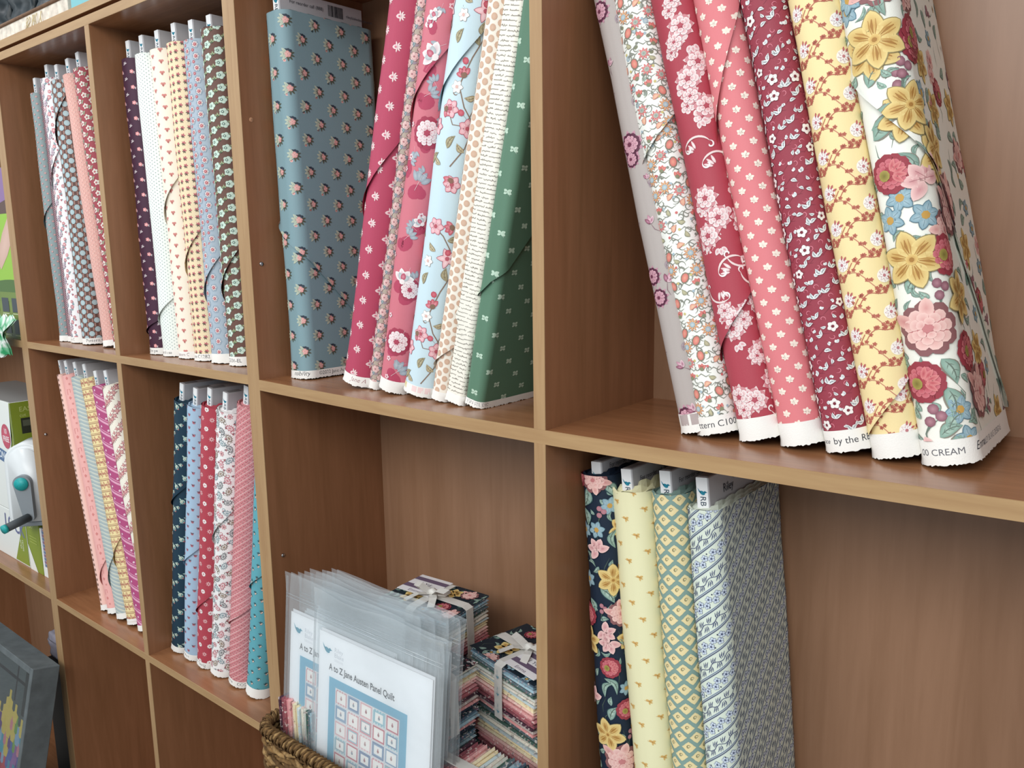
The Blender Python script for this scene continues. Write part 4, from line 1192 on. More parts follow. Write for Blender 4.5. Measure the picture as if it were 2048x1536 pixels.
# lower left: black box, grey pouch, framed quilt
carton('black box in the bottom left compartment behind the grey frame', -1.115, -.98, .02, .22, ZC, -.86, '1b1c1e', None, None, '141416')
gp = empty('fabric_pouch', (-1.05, .09, -.8585), label='lilac grey soft pouch on the black box behind the frame', cat='pouch')
crumpled('pouch_body', -.06, .06, -.06, .06, 0, .07, 77, plain('lilac_felt', '8a8590', .95, .1, 0, .1), gp, .006); crumpled('pouch_flap', -.05, .05, -.064, -.02, .055, .076, 78, MATS['lilac_felt'], gp, .004, 5)
FG = plain('grey_washed_wood', '62686a', .75, .3, 0, .18, 30)
tilt = .23
fr = empty('framed_quilt', (-1.125, -.2065, FLOORZ + .0015), (-tilt, 0, 0), label='deep grey framed quilt picture leaning against the bookcase, bottom left', cat='picture frame')
fw, fh, fd, bw = .225, .545, .062, .016
for nm, a in (('side_rail', (fw - bw, fw, 0, fd, 0, fh)), ('side_rail', (-fw, -fw + bw, 0, fd, 0, fh)), ('top_rail', (-fw + bw, fw - bw, 0, fd, fh - bw, fh)), ('bottom_rail', (-fw + bw, fw - bw, 0, fd, 0, bw))):
    obj(nm, box_mesh(nm, *a, .0012, 1), FG, fr)
qr = random.Random(12); S = [rect(0, 0, 418, 513, '566064', 0)]
qc = ['c84a5a', 'd8c060', '5a6ab0', '48a0b4', '7aa85a', '9a6aa8', 'd88a9a', 'e0b0a0', '6a4a8a', '8fb0d0', 'b83a50']
for j in range(20):
    for i in range(16):
        x, y = i * 28 + (14 if j % 2 else 0), j * 23
        if y > 398 + 24 * math.sin(i * 1.3): continue
        c = qc[int(qr.random() * 11)] if y < 330 or qr.random() < .5 else 'dcc468'
        S.append(fan([(x - 9, y - 21), (x + 9, y - 21), (x + 17, y), (x + 6, y + 6), (x + 6, y + 24), (x - 6, y + 24), (x - 6, y + 6), (x - 17, y)], c, None, 1 + (j % 2)))
S += [rect(0, 470, 418, 478, '2c3236', 1), rect(330, 420, 338, 513, '2c3236', 1), rect(380, 400, 418, 513, '343a3e', 1)]  # dark bars: window-frame reflection in the glass, painted into the quilt print
obj('quilt_print_with_reflection', soup_mesh('quilt_print_with_reflection', clip_rect(cat(*S), 0, 418, 0, 513), flat_surf((-fw + bw, .010, bw), (1, 0, 0), (0, 0, 1))), PAPER, fr)
obj('backing_board', box_mesh('backing_board', -fw + bw, fw - bw, .0115, .016, bw, fh - bw), FG, fr)
gm, gn, gl_, gb = new_mat('picture_glass')
gb.inputs['Transmission Weight'].default_value = 1.0; gb.inputs['Roughness'].default_value = .02; gb.inputs['IOR'].default_value = 1.3
gb.inputs['Base Color'].default_value = (.9, .93, .93, 1)
obj('glass_pane', box_mesh('glass_pane', -fw + bw, fw - bw, .004, .0052, bw, fh - bw), gm, fr)

# ------------------------------------------------------------------ basket of patterns and fat-quarter bundles
bx0, bx1, by0, by1, bz0, bh = .112, .552, -.116, .215, ZB + .001, .124
bk = empty('wicker_basket', ((bx0 + bx1) / 2, (by0 + by1) / 2, bz0), label='brown woven seagrass basket holding the patterns and fabric bundles', cat='basket')
hw, hd_ = (bx1 - bx0) / 2, (by1 - by0) / 2
SG = []
for nm, c in (('seagrass_dark', '5a4228'), ('seagrass_mid', '7a5d3a'), ('seagrass_light', '94764e')): SG.append(plain(nm, c, .85, .2, 0, .35, 180))


def perim(s, ins=0.0, rr=.03):
    """rounded-rectangle walk, s in 0..1 -> point, outward normal"""
    w, d = hw - ins, hd_ - ins; L = [2 * (w - rr), PI / 2 * rr, 2 * (d - rr), PI / 2 * rr] * 2; T = sum(L); t = (s % 1) * T
    cs = [(w - rr, -d + rr, -PI / 2), (w - rr, d - rr, 0), (-w + rr, d - rr, PI / 2), (-w + rr, -d + rr, PI)]
    pos = [((-w + rr, -d), (1, 0), (0, -1)), None, ((w, -d + rr), (0, 1), (1, 0)), None, ((w - rr, d), (-1, 0), (0, 1)), None, ((-w, d - rr), (0, -1), (-1, 0)), None]
    for i in range(8):
        if t <= L[i] or i == 7:
            if i % 2 == 0:
                p, dr, nn = pos[i]; return (p[0] + dr[0] * t, p[1] + dr[1] * t), nn
            cx, cy, a0 = cs[i // 2]; a = a0 + t / rr; return (cx + rr * math.cos(a), cy + rr * math.sin(a)), (math.cos(a), math.sin(a))
        t -= L[i]


NS = 92
brg = random.Random(3)
for row in range(12):
    for k in range(2):
        V, R = [], []
        z = .007 + row * .0095
        for i in range(NS * 5):
            (x, y), nn = perim(i / (NS * 5)); a = i * .36 * (1 if row % 2 else -1) + PI * k; o = .0022 * math.sin(i * .31 + row * PI) + .0026 * math.cos(a)
            V.append((x + nn[0] * o, y + nn[1] * o, z + .0028 * math.sin(a))); R.append(.0036 * (1 + .12 * math.sin(i * 1.7 + row)))
        Vt, Ft = tube(V, .0036, 5, True, R)
        obj('woven_strand', mesh_from('woven_strand', Vt, Ft, True), SG[(row + k) % 3], bk)
m = MB()
for i in range(NS):
    (x, y), nn = perim((i + .5) / NS); m.add(*tube([(x, y, 0), (x, y, .06), (x, y, .118)], .0032, 5))
obj('upright_stake', m.mesh('upright_stake'), SG[0], bk, kind='stuff')
for k in range(2):
    V = []
    for i in range(NS * 6):
        (x, y), nn = perim(i / (NS * 6)); a = i * .55 + PI * k; V.append((x + nn[0] * .0042 * math.cos(a), y + nn[1] * .0042 * math.cos(a), bh + .0046 * math.sin(a)))
    Vt, Ft = tube(V, .0047, 6, True); obj('rope_rim', mesh_from('rope_rim', Vt, Ft, True), SG[1 + k], bk)
m = MB()
for i in range(0, NS * 2):
    (x, y), nn = perim(i / (NS * 2)); P = []
    for k in range(7):
        a = -1.0 + k * (PI + 2.0) / 6; (x2, y2), _ = perim((i + .16 * k) / (NS * 2)); P.append((x2 + nn[0] * .0088 * math.cos(a), y2 + nn[1] * .0088 * math.cos(a), bh + .0095 * math.sin(a)))
    m.add(*tube(P, .0017, 4))
obj('rim_binding', m.mesh('rim_binding'), SG[0], bk, kind='stuff')
obj('basket_floor', box_mesh('basket_floor', -hw + .01, hw - .01, -hd_ + .01, hd_ - .01, 0, .012, .002), SG[0], bk)
BF = bz0 + .0125   # level of the basket's floor

LAYC = ['1c2c40', '16323e', '3c5c72', '6e9aae', '8fb4c2', '56727a', '3c6458', 'c8ccc0', 'e8e0cc', 'b8ccd0', 'e6cf92', 'ead8a8', 'e6b0a4', 'd98a88', 'c86a72', 'a83a48', '8c2c40', '4a2438', 'b4a49c', 'd47a78']


def bundle(label, cx, cy, z, yaw, w, d, h, n=18, order=0, lie=None, ribbon=True, bow=True, card=None, seed=1, topprint=True, toppat=None, group='tied fabric bundles in the basket'):
    root = empty('fabric_bundle', (cx, cy, z), (0, 0, yaw), label=label, cat='fabric bundle', group=group)
    rg = random.Random(seed); lh = h / n

    def to(P):   # stack axis up, or along x when lying on its side
        P = np.asarray(P, float)
        if lie: P = np.stack([P[:, 2] - h / 2, P[:, 1], P[:, 0] + w / 2], 1)
        return P
    for k in range(n):
        jx, jy, jr = rg.uniform(-.002, .002), rg.uniform(-.002, .002), rg.uniform(-.012, .012)
        ww, dd = w / 2 * rg.uniform(.975, 1.0), d / 2 * rg.uniform(.975, 1.0)
        z0, z1 = k * lh + .0003, (k + 1) * lh - .0002
        V = []
        for fz, ins in ((0, .0022), (.5, 0), (1, .0022)):
            zz = z0 + (z1 - z0) * fz
            for sx, sy in ((-1, -1), (0, -1.0), (1, -1), (1, 0), (1, 1), (0, 1), (-1, 1), (-1, 0)):
                x, y = sx * (ww - ins), sy * (dd - ins)
                x, y = x - jr * y + jx, y + jr * x + jy
                V.append((x, y, zz + .0007 * math.sin(sx * 2 + sy * 3 + k * 1.3)))
        Fc = [tuple(range(8))[::-1], tuple(range(16, 24))]
        for a in (0, 8):
            for i in range(8): Fc.append((a + i, a + (i + 1) % 8, a + 8 + (i + 1) % 8, a + 8 + i))
        me = mesh_from('folded_fabric', to(V), Fc)
        if lie: me.flip_normals()
        c = lin(LAYC[(len(LAYC) * 4 - 1 - k - order) % len(LAYC)]); set_col(me, np.tile(np.clip(c * rg.uniform(.85, 1.15), 0, 1), (len(V), 1)))
        obj('folded_fabric', me, BUND, root)
    if topprint:
        pr = (toppat or (lambda: big_floral([('daf', w * 300, d * 330, .3, .9), ('red', w * 760, d * 300, .2, .85), ('pk', w * 830, d * 820, .2, .7), ('red', w * 240, d * 820, .3, .7), ('pk', w * 480, d * 640, 1, .6), ('blu', w * 620, d * 90, .2, .8)], 0, w * 1000, 0, d * 1000, random.Random(seed), True)))()
        q = clip_rect(cat(rect(0, 0, w * 1000, d * 1000, '13222f', 0), (pr[0], pr[1], pr[2] + 1)), 0, w * 1000, 0, d * 1000)
        fs = flat_surf((-w / 2, -d / 2, h + .0012), (1, 0, 0), (0, 1, 0))
        if lie: fs = flat_surf((h / 2 + .0012, -d / 2, w), (0, 0, -1), (0, 1, 0))
        obj('top_print_fabric', soup_mesh('top_print_fabric', q, fs, .00008), FAB, root)
    if ribbon:
        rw = .0165; o = .0032
        for ax in (0, 1):
            a, b = (w / 2, d / 2) if ax == 0 else (d / 2, w / 2)
            path = [(-a - o, -.0005), (-a - o, h * .5), (-a - o * .6, h), (-a + .006, h + o), (0, h + o + .001), (a - .006, h + o), (a + o * .6, h), (a + o, h * .5), (a + o, -.0005)]
            V = []
            for p, zz in path:
                for t, q in ((-rw / 2, 0), (rw / 2, 0), (rw / 2, .0007), (-rw / 2, .0007)):
                    qq = q * (1 if ax == 0 else 1.6) * 1
                    nx_ = 1 if p > 0 else -1
                    side = abs(p) >= a - .001
                    pp = p + (nx_ * qq if side else 0); z2 = zz + (0 if side else qq)
                    V.append((pp, t, z2) if ax == 0 else (t, pp, z2))
            Fc = []
            for i in range(len(path) - 1):
                for k in range(4): Fc.append((4 * i + k, 4 * i + (k + 1) % 4, 4 * i + 4 + (k + 1) % 4, 4 * i + 4 + k))
            Fc += [(0, 1, 2, 3), tuple(4 * len(path) - 4 + k for k in (3, 2, 1, 0))]
            ro = obj('ribbon', mesh_from('ribbon', to(V), Fc), RIB, root)
            S = []
            for k in range(3): S.append(cat(bird(5.5, '7aa8b8', 0, 10 + 26 * k, 1), text('riley blake', 2.6, '9ab4be', -1.2, 22 + 26 * k, -PI / 2, 1)))
            q = clip_rect(cat(*S), -6, 6, 0, h * 1000 - 3)
            if not lie and len(q[0]):
                if ax == 1: obj('ribbon_print', soup_mesh('ribbon_print', q, flat_surf((0, -w / 2 * 0 - d / 2 - o - .0016, 0), (1, 0, 0), (0, 0, 1)) if False else flat_surf((0, -(w / 2 if ax else d / 2) * 0 - (d / 2) - o - .0014, 0), (1, 0, 0), (0, 0, 1))), PAPER, ro)
    if bow:
        m = MB()
        for sgn in (-1, 1):
            P = [(0, 0, h + .006), (sgn * .018, -.008, h + .020), (sgn * .032, -.004, h + .018), (sgn * .028, .004, h + .010), (0, 0, h + .006)]
            for i in range(len(P) - 1):
                a, b = np.array(P[i]), np.array(P[i + 1]); dv = np.array([.15 * sgn, 1, .2]); dv = dv / np.linalg.norm(dv) * .006
                m.add([a - dv, a + dv, b + dv, b - dv, a - dv + (0, 0, .0006), a + dv + (0, 0, .0006), b + dv + (0, 0, .0006), b - dv + (0, 0, .0006)], [(0, 1, 2, 3), (7, 6, 5, 4), (0, 4, 5, 1), (1, 5, 6, 2), (2, 6, 7, 3), (3, 7, 4, 0)])
            T = [(0, 0, h + .007), (sgn * .016, -.018, h + .010), (sgn * .026, -.036, h + .004)]
            for i in range(2):
                a, b = np.array(T[i]), np.array(T[i + 1]); dv = np.array([.9, .45 * sgn, .1]); dv = dv / np.linalg.norm(dv) * .006
                m.add([a - dv, a + dv, b + dv, b - dv, a - dv + (0, 0, .0006), a + dv + (0, 0, .0006), b + dv + (0, 0, .0006), b - dv + (0, 0, .0006)], [(0, 1, 2, 3), (7, 6, 5, 4), (0, 4, 5, 1), (1, 5, 6, 2), (2, 6, 7, 3), (3, 7, 4, 0)])
        bo = obj('bow', m.mesh('bow', False), RIB, root)
        V, Fc = tube([(-.006, 0, h + .0075), (0, 0, h + .010), (.006, 0, h + .0075)], .0062, 8); obj('bow_knot', mesh_from('bow_knot', V, Fc, True), RIB, bo)
    if card:
        x0, y0, x1, y1, kind = card
        cw, ch = (x1 - x0) * 1000, (y1 - y0) * 1000
        if kind == 'stripe': S = cat(rect(0, 0, cw, ch, 'e9e7ea', 0), rect(0, ch * .22, cw, ch * .42, '6a5a72', 1), rect(0, ch * .68, cw, ch * .86, '6a5a72', 1), text('1 Yd', ch * .14, '5a5a62', cw * .3, ch * .48, 0, 1), text('Emma', ch * .12, '7a6a82', cw * .3, ch * .04, 0, 1))
        else: S = cat(rect(0, 0, cw, ch, 'f2f1ee', 0), rect(0, ch * .9, cw, ch, '26262a', 1), text('FQ-10-21', ch * .11, '26262a', cw * .4, ch * .74, 0, 1, .01), text('$45', ch * .11, '26262a', cw * .08, ch * .6, 0, 1, .01), text('Jane Austen', ch * .06, '5a5a60', cw * .42, ch * .62, 0, 1), text('Fat Quarter', ch * .06, '5a5a60', cw * .42, ch * .52, 0, 1), barcode(cw * .36, ch * .18, cw * .5, ch * .22, rg, 1))
        cd = obj('label_card', box_mesh('label_card', x0, x1, y0, y1, h + .0046, h + .0054), plain('card_white', 'eceaea', .6), root)
        obj('card_print', soup_mesh('card_print', S, flat_surf((x0, y0, h + .0058), (1, 0, 0), (0, 1, 0))), PAPER, cd)
    return root


GB = 'tied fabric bundles in the basket'
hA = .088
# lower supports
bundle('floral fabric bundle at the back of the basket, under the one by the back panel', .288, .105, BF, .05, .142, .104, .092, 18, 3, seed=31, ribbon=False, bow=False, topprint=False)
bundle('brown floral bundle directly beneath the bow tied bundle by the back panel', .276, .110, BF + .0935, .09, .140, .102, .098, 18, 16, seed=32, ribbon=False, bow=False, topprint=False)
bundle('bow tied fabric bundle at the back, by the back panel', .270, .110, BF + .1925, .07, .142, .106, hA, 18, 0, seed=33, card=(-.066, -.012, .0, .050, 'stripe'))
bundle('fabric bundle hidden low in the basket under the price tagged bundle', .352, -.014, BF, 0, .140, .108, .080, 16, 8, seed=34, ribbon=False, bow=False, topprint=False)
bundle('second fabric bundle under the price tagged bundle', .352, -.012, BF + .081, 0, .138, .108, .084, 16, 5, seed=35, ribbon=False, bow=False, topprint=False)
bundle('fabric bundle with a white price tag, behind the bagged patterns', .353, -.011, BF + .166, 0, .142, .110, .082, 17, 15, seed=36, bow=False, card=(-.006, -.042, .062, .030, 'tag'),
       toppat=lambda: print_of('burgundy_white', 0, 142, 0, 110, 4))
bundle('fabric bundle low in the basket under the one against the right upright', .468, .118, BF, -.1, .140, .104, .082, 16, 6, seed=37, ribbon=False, bow=False, topprint=False)
bundle('floral fabric bundle second from top against the right upright', .466, .116, BF + .083, -.18, .142, .106, .084, 16, 0, seed=38, ribbon=False, bow=False, topprint=True)
bundle('bow tied fabric bundle with golden flower, against the right upright', .462, .112, BF + .1695, -.21, .146, .110, .078, 18, 0, seed=39, card=(.004, -.05, .068, .004, 'stripe'))
bundle('fabric bundle lying on its side at the front right of the basket', .486, -.038, BF + .0, 0, .150, .118, .108, 18, 2, lie=True, seed=40, bow=False)
bundle('fabric bundle on its edge at the left end of the basket, behind the patterns', .163, -.035, BF, 0, .150, .10, .080, 14, 2, lie=True, seed=41, ribbon=True, bow=False, topprint=False)

# bagged quilt patterns
PT = .10   # lean


def sheet_print(full=True):
    w, h = 216, 279; S = [rect(0, 0, w, h, 'f3f5f8', 0)]
    S += [bird(14, '3a94ac', 17, h - 25, 2, -.15)]
    S += [text('Riley', 6.5, 'c9ccd4', 32, h - 23, 0, 1), text('Blake', 6.5, 'c9ccd4', 32, h - 31, 0, 1), text('DESIGNS', 3.4, 'd2d4da', 32, h - 37, 0, 1)]
    S += [text('A to Z Jane Austen Panel Quilt', 9.6, '3c3e46', 22, h - 52, 0, 2, .02, 0, .76, .035)]
    x0, y0, x1, y1 = 23, h - 250, 175, h - 62
    S += [rect(x0, y0, x1, y1, '6fb2cc', 1), rect(x0 + 13, y0 + 12, x1 - 13, y1 - 12, 'b7c3ce', 2)]
    rg = random.Random(21); n, mrow = 5, 7; bw_, bh_ = (x1 - x0 - 27) / n, (y1 - y0 - 25) / mrow
    fc = ['d8929c', '8aa4be', 'c46a78', 'a0b0b8', 'e2b4b8', '6f86a8', 'd8a0a4', '9ac4d0']
    for j in range(mrow):
        for i in range(n):
            bx, by = x0 + 13.5 + i * bw_, y0 + 12.5 + j * bh_; c = fc[(i * 3 + j * 5 + (i * j) % 3) % 8]; c2 = fc[(i + j * 3 + 2) % 8]
            S += [rect(bx + .3, by + .3, bx + bw_ - .3, by + bh_ - .3, 'f0eeec', 3), rect(bx + 1.3, by + 1.3, bx + bw_ - 1.3, by + bh_ - 1.3, c, 4), rect(bx + 3.4, by + 3.6, bx + bw_ - 3.4, by + bh_ - 3.6, c2 if (i + j) % 2 else 'f4f0ec', 5), rect(bx + 4.9, by + 5.4, bx + bw_ - 4.9, by + bh_ - 5.4, 'f4f2ee', 6)]
            if (i + j) % 3 == 0: S += [rect(bx + 1.3 + 2.6 * k, by + (1.3 if k % 2 else bh_ - 3.4), bx + 2.6 + 2.6 * k, by + (3.4 if k % 2 else bh_ - 1.3), 'f0eeec', 5) for k in range(int((bw_ - 3) / 2.6))]
            S += [ell(bx + bw_ / 2, by + bh_ / 2 - 1, 2.0, 2.4, rg.choice(['b08a88', '8a94a0', 'a86a70']), None, 7, 7), ell(bx + bw_ / 2, by + bh_ / 2 + 2, 1.2, 1.2, 'c08a90', None, 7, 6)]
    S += [text('Finished size 60" x 80"', 4, '6a6c74', 66, 8, 0, 1)]
    return cat(*S)


SHEET = sheet_print()


def film_mesh(name, w, h, x0, y, seed, amp=.0016, flare=0.0, nx=14, nz=22):
    rg = random.Random(seed); ph = [rg.uniform(0, 6) for _ in range(6)]; V = []
    for j in range(nz + 1):
        for i in range(nx + 1):
            x = x0 + w * i / nx; z = h * j / nz; e = math.sin(PI * i / nx) ** .5
            yy = y + e * amp * (math.sin(9 * x / w + ph[0] + z * 14) + math.sin(z * 31 + ph[1] + 5 * x / w)) + flare * max(0, (j / nz - .86) / .14) ** 2 * (1 + .5 * math.sin(i * .8 + ph[2]))
            V.append((x, yy, z + (.0022 * math.sin(i * .7 + ph[3]) * (j == nz))))
    Fc = [(j * (nx + 1) + i, j * (nx + 1) + i + 1, (j + 1) * (nx + 1) + i + 1, (j + 1) * (nx + 1) + i) for j in range(nz) for i in range(nx)]
    return mesh_from(name, V, Fc, True)


def packet(label, x, y, dz, seed, flare, rollx=0.0, hgt=.343):
    root = empty('bagged_pattern', (x, y, BF + .001 + dz), (-PT, rollx, 0), label=label, cat='quilt pattern', group='bagged quilt patterns')
    root.scale = (1.065, 1.0, 1.0)
    bw_, bh_ = .246, hgt
    sh = box_mesh('pattern_sheet', .010, .226, .0016, .0026, .004, .283); set_col(sh, np.tile(lin('f3f5f8'), (len(sh.vertices), 1)))
    so = obj('pattern_sheet', sh, PAPER, root)
    obj('cover_print', soup_mesh('cover_print', SHEET, flat_surf((.010, .0013, .004), (1, 0, 0), (0, 0, 1)), .00002), PAPER, so)
    sh = box_mesh('instruction_sheet', .012, .228, .0032, .0040, .004, .287); set_col(sh, np.tile(lin('e6e8ec'), (len(sh.vertices), 1))); obj('instruction_sheet', sh, PAPER, root)
    b = obj('clear_bag', film_mesh('clear_bag', bw_, bh_, 0, -.0008, seed, .0008, -flare), FILM, root)
    obj('bag_back', film_mesh('bag_back', bw_, bh_ - .004, 0, .0052, seed + 9, .0008, flare), FILM, b)
    for dz_ in (.305, .310):
        V, Fc = tube([(.002, -.0012, dz_), (bw_ / 2, -.0016, dz_), (bw_ - .002, -.0012, dz_)], .0009, 5); obj('zip_seal', mesh_from('zip_seal', V, Fc, True), SEAM, b)
    for xx in (.0, bw_ - .0045): obj('side_seam', box_mesh('side_seam', xx, xx + .0045, -.0014, -.0008, 0, bh_ - .006), SEAM, b)
    return root


packet('front bagged quilt pattern with its whole title showing', .209, -.1005, 0, 1, .004)
packet('bagged quilt pattern behind the front one, shifted to the left', .128, -.0915, .002, 2, .003)
for k, (x, dz) in enumerate(((.150, .006), (.168, .010), (.184, .012), (.198, .012))):
    packet('bagged quilt pattern further back in the row, ' + ['third', 'fourth', 'fifth', 'sixth and last'][k] + ' from the front', x, -.083 + .0082 * k, dz, 3 + k, .003)

# ------------------------------------------------------------------ bolts of cloth
def profile(t, r, D):
    """rounded-slab cross-section (m): u from the middle of the nose, + towards +x. returns f(u mm) -> P(2), N(2), and the break lines"""
    a = t / 2; q = PI / 2 * r; f0 = (a - r); side = D - 2 * r

    def f(U):
        U = np.asarray(U, float) / 1000; s = np.abs(U); sg = np.where(U >= 0, 1.0, -1.0)
        x = np.empty_like(s); y = np.empty_like(s); nx = np.empty_like(s); ny = np.empty_like(s)
        m = s <= f0; x[m] = s[m]; y[m] = 0; nx[m] = 0; ny[m] = -1
        m = (s > f0) & (s <= f0 + q); p = (s[m] - f0) / r
        x[m] = f0 + r * np.sin(p); y[m] = r - r * np.cos(p); nx[m] = np.sin(p); ny[m] = -np.cos(p)
        m = (s > f0 + q) & (s <= f0 + q + side); x[m] = a; y[m] = r + s[m] - f0 - q; nx[m] = 1; ny[m] = 0
        m = (s > f0 + q + side) & (s <= f0 + 2 * q + side); p = (s[m] - f0 - q - side) / r
        x[m] = a - r + r * np.cos(p); y[m] = D - r + r * np.sin(p); nx[m] = np.cos(p); ny[m] = np.sin(p)
        m = s > f0 + 2 * q + side; x[m] = np.maximum(a - r - (s[m] - f0 - 2 * q - side), 0); y[m] = D; nx[m] = 0; ny[m] = 1
        return np.stack([x * sg, y], 1), np.stack([nx * sg, ny], 1)
    half = f0 + 2 * q + side + f0
    nb = 7 if r > .01 else 4
    br = [f0 + q * k / nb for k in range(nb + 1)] + [f0 + q + side * k / 4 for k in (1, 2, 3)] + [f0 + q + side + q * k / 3 for k in range(4)] + [half]
    br = sorted({round(b * 1000, 4) for b in br if b > 1e-5} | {0.0})
    return f, br, half * 1000


def bolt(label, pattern, x, y, zs, lean, t, r=None, D=.185, H=.57, u0=-40, u1=60, board=.034, board_front=.010, selv=.013,
         selv_text=None, seam=None, seed=1, group=None, marks=False, end_mark=True, top=True, side_text=None, base=None, thick_top=1.0):
    r = (t / 2 * .92) if r is None else r
    basec, _f = PAT[pattern]; basec = base or basec
    th = math.atan(lean)
    root = empty('fabric_bolt', (x, y, zs + t / 2 * abs(math.sin(th))), (0, th, 0), label=label, cat='fabric bolt', group=group)
    f, br, half = profile(t, r, D)
    Hm = H * 1000; sm = selv * 1000
    rg = random.Random(seed * 7 + 3); ph = [rg.uniform(0, 6) for _ in range(6)]
    vl = [sm] + [Hm * k / 7 for k in range(1, 7)] + [Hm]

    def wob(U, V): return .0007 * (np.sin(V / 61 + ph[0] + U / 23) + np.sin(V / 34 + ph[1] - U / 31) * .6)

    us = np.array(sorted([-b for b in br if b > 0] + br)); vg = np.array([-1.0] + vl)

    def facet(U, V):
        """point on the facetted cloth: prints then lie exactly on it"""
        i = np.clip(np.searchsorted(us, U, side='right') - 1, 0, len(us) - 2); j = np.clip(np.searchsorted(vg, V, side="right") - 1, 0, len(vg) - 2)
        s = ((U - us[i]) / (us[i + 1] - us[i]))[:, None]; t = ((V - vg[j]) / (vg[j + 1] - vg[j]))[:, None]
        K = [np.concatenate([f(us[a])[0], wob(us[a], vg[b])[:, None]], 1) for a, b in ((i, j), (i + 1, j), (i + 1, j + 1), (i, j + 1))]
        Q = np.where(s >= t, K[0] + s * (K[1] - K[0]) + t * (K[2] - K[1]), K[0] + t * (K[3] - K[0]) + s * (K[2] - K[3]))
        return Q[:, :2], Q[:, 2]

    def surf(off=0.0):
        def s(U, V):
            U = np.asarray(U, float); V = np.asarray(V, float)
            N = f(U)[1]; P, w = facet(U, V); w = w + (off(U, V) if callable(off) else off)
            # small slope of the cloth's waves, so the light rolls over them
            dv = .0007 * (np.cos(V / 61 + ph[0] + U / 23) / .061 + .6 * np.cos(V / 34 + ph[1] - U / 31) / .034)
            n3 = np.concatenate([N, -dv[:, None]], 1); n3 /= np.linalg.norm(n3, axis=1)[:, None]
            return np.concatenate([P + N * w[:, None], V[:, None] / 1000], 1), n3
        return s
    cells_u = [(us[i], us[i + 1]) for i in range(len(us) - 1)]

    def grid(ulist, vlist, col):
        S = []
        UU = [(a, b, c, d) for a, b in ulist for c, d in zip(vlist[:-1], vlist[1:])]
        T = np.array([[[(a, c), (b, c), (b, d)], [(a, c), (b, d), (a, d)]] for a, b, c, d in UU]).reshape(-1, 3, 2)
        return T, np.tile(lin(col), (len(T), 3, 1)), np.zeros(len(T))

    def cut(S):
        for b in us:
            if u0 < b < u1: S = split(S, axis_line(0, b))
        for v in vl[1:-1]: S = split(S, axis_line(1, v))
        return S
    pr = print_of(pattern, u0, u1, 0, Hm, seed)
    P1 = cut(clip_rect(pr, u0, u1, sm, Hm))
    P1 = (P1[0], P1[1], P1[2] + 1)
    obj('wrapped_cloth', soup_mesh('wrapped_cloth', cat(grid(cells_u, vl, basec), P1), surf()), FAB, root)
    # loose outer end: one more layer with a slanting folded edge
    if seam:
        (ua, va), (ub, vb), side = seam[:3]
        nx, ny = -(vb - va), (ub - ua); ln = math.hypot(nx, ny); nx, ny = nx / ln * side, ny / ln * side
        dist = lambda T: (T[..., 0] - ua) * nx + (T[..., 1] - va) * ny
        sh = xf(print_of(pattern, u0 - 20, u1 + 20, -40, Hm + 40, seed + 5), 5, 9)
        lo_u, hi_u = max(u0, seam[3] if len(seam) > 3 else u0), min(u1, seam[4] if len(seam) > 4 else u1)
        vlo, vhi = (seam[5], seam[6]) if len(seam) > 6 else (sm, Hm)
        bq = grid([(max(a, lo_u), min(b, hi_u)) for a, b in cells_u if b > lo_u and a < hi_u], [vlo] + [v for v in vl if vlo < v < vhi] + [vhi], basec)
        Q = cut(clip_rect(sh, lo_u, hi_u, vlo, vhi)); Q = cat(bq, (Q[0], Q[1], Q[2] + 1))
        for k in (0, 2.5, 7): Q = split(Q, lambda T, k=k: dist(T) - k, 1 if k == 0 else 0)
        lift = lambda U, V: .0008 + .0033 * np.exp(-np.maximum((U - ua) * nx + (V - va) * ny, 0) / 3.2)
        if len(Q[0]): obj('folded_cloth_end', soup_mesh('folded_cloth_end', Q, surf(lift)), FAB, root)
    # white selvage with a frayed lower edge
    fine = []
    for a, b in cells_u:
        n = max(1, int((b - a) / 1.6)) if (b > u0 - 5 and a < min(u1, 110) + 5) else 1
        fine += [(a + (b - a) * k / n, a + (b - a) * (k + 1) / n) for k in range(n)]
    g = grid(fine, [0, sm * .3, sm + .6], 'f1f0ec')
    jit = {}
    Tg = g[0]
    for i in range(Tg.shape[0]):
        for j in range(3):
            if Tg[i, j, 1] == 0:
                k = round(Tg[i, j, 0], 3)
                if k not in jit: jit[k] = rg.uniform(0, 1.7) if fine[0][0] != k else .5
                Tg[i, j, 1] = jit[k]
    S = [g]
    if selv_text:
        for s, uu, hh, colr, kind in selv_text:
            if kind == 'script': q = text(s, hh, colr, uu, sm * .45, 0, 1, 0, .35)
            else: q = text(s, hh, colr, uu, sm * .42, 0, 1)
            q = clip_rect(q, u0, u1, 0, sm)
            for b in us:
                if u0 < b < u1: q = split(q, axis_line(0, b))
            S.append(q)
    fl = lambda U, V: .0006 + .0012 * np.exp(-V / 3.0) + .0005 * np.sin(U * 1.9 + ph[3]) * np.exp(-V / 4.0)
    obj('white_selvage', soup_mesh('white_selvage', cat(*S), surf(fl)), SELV, root)
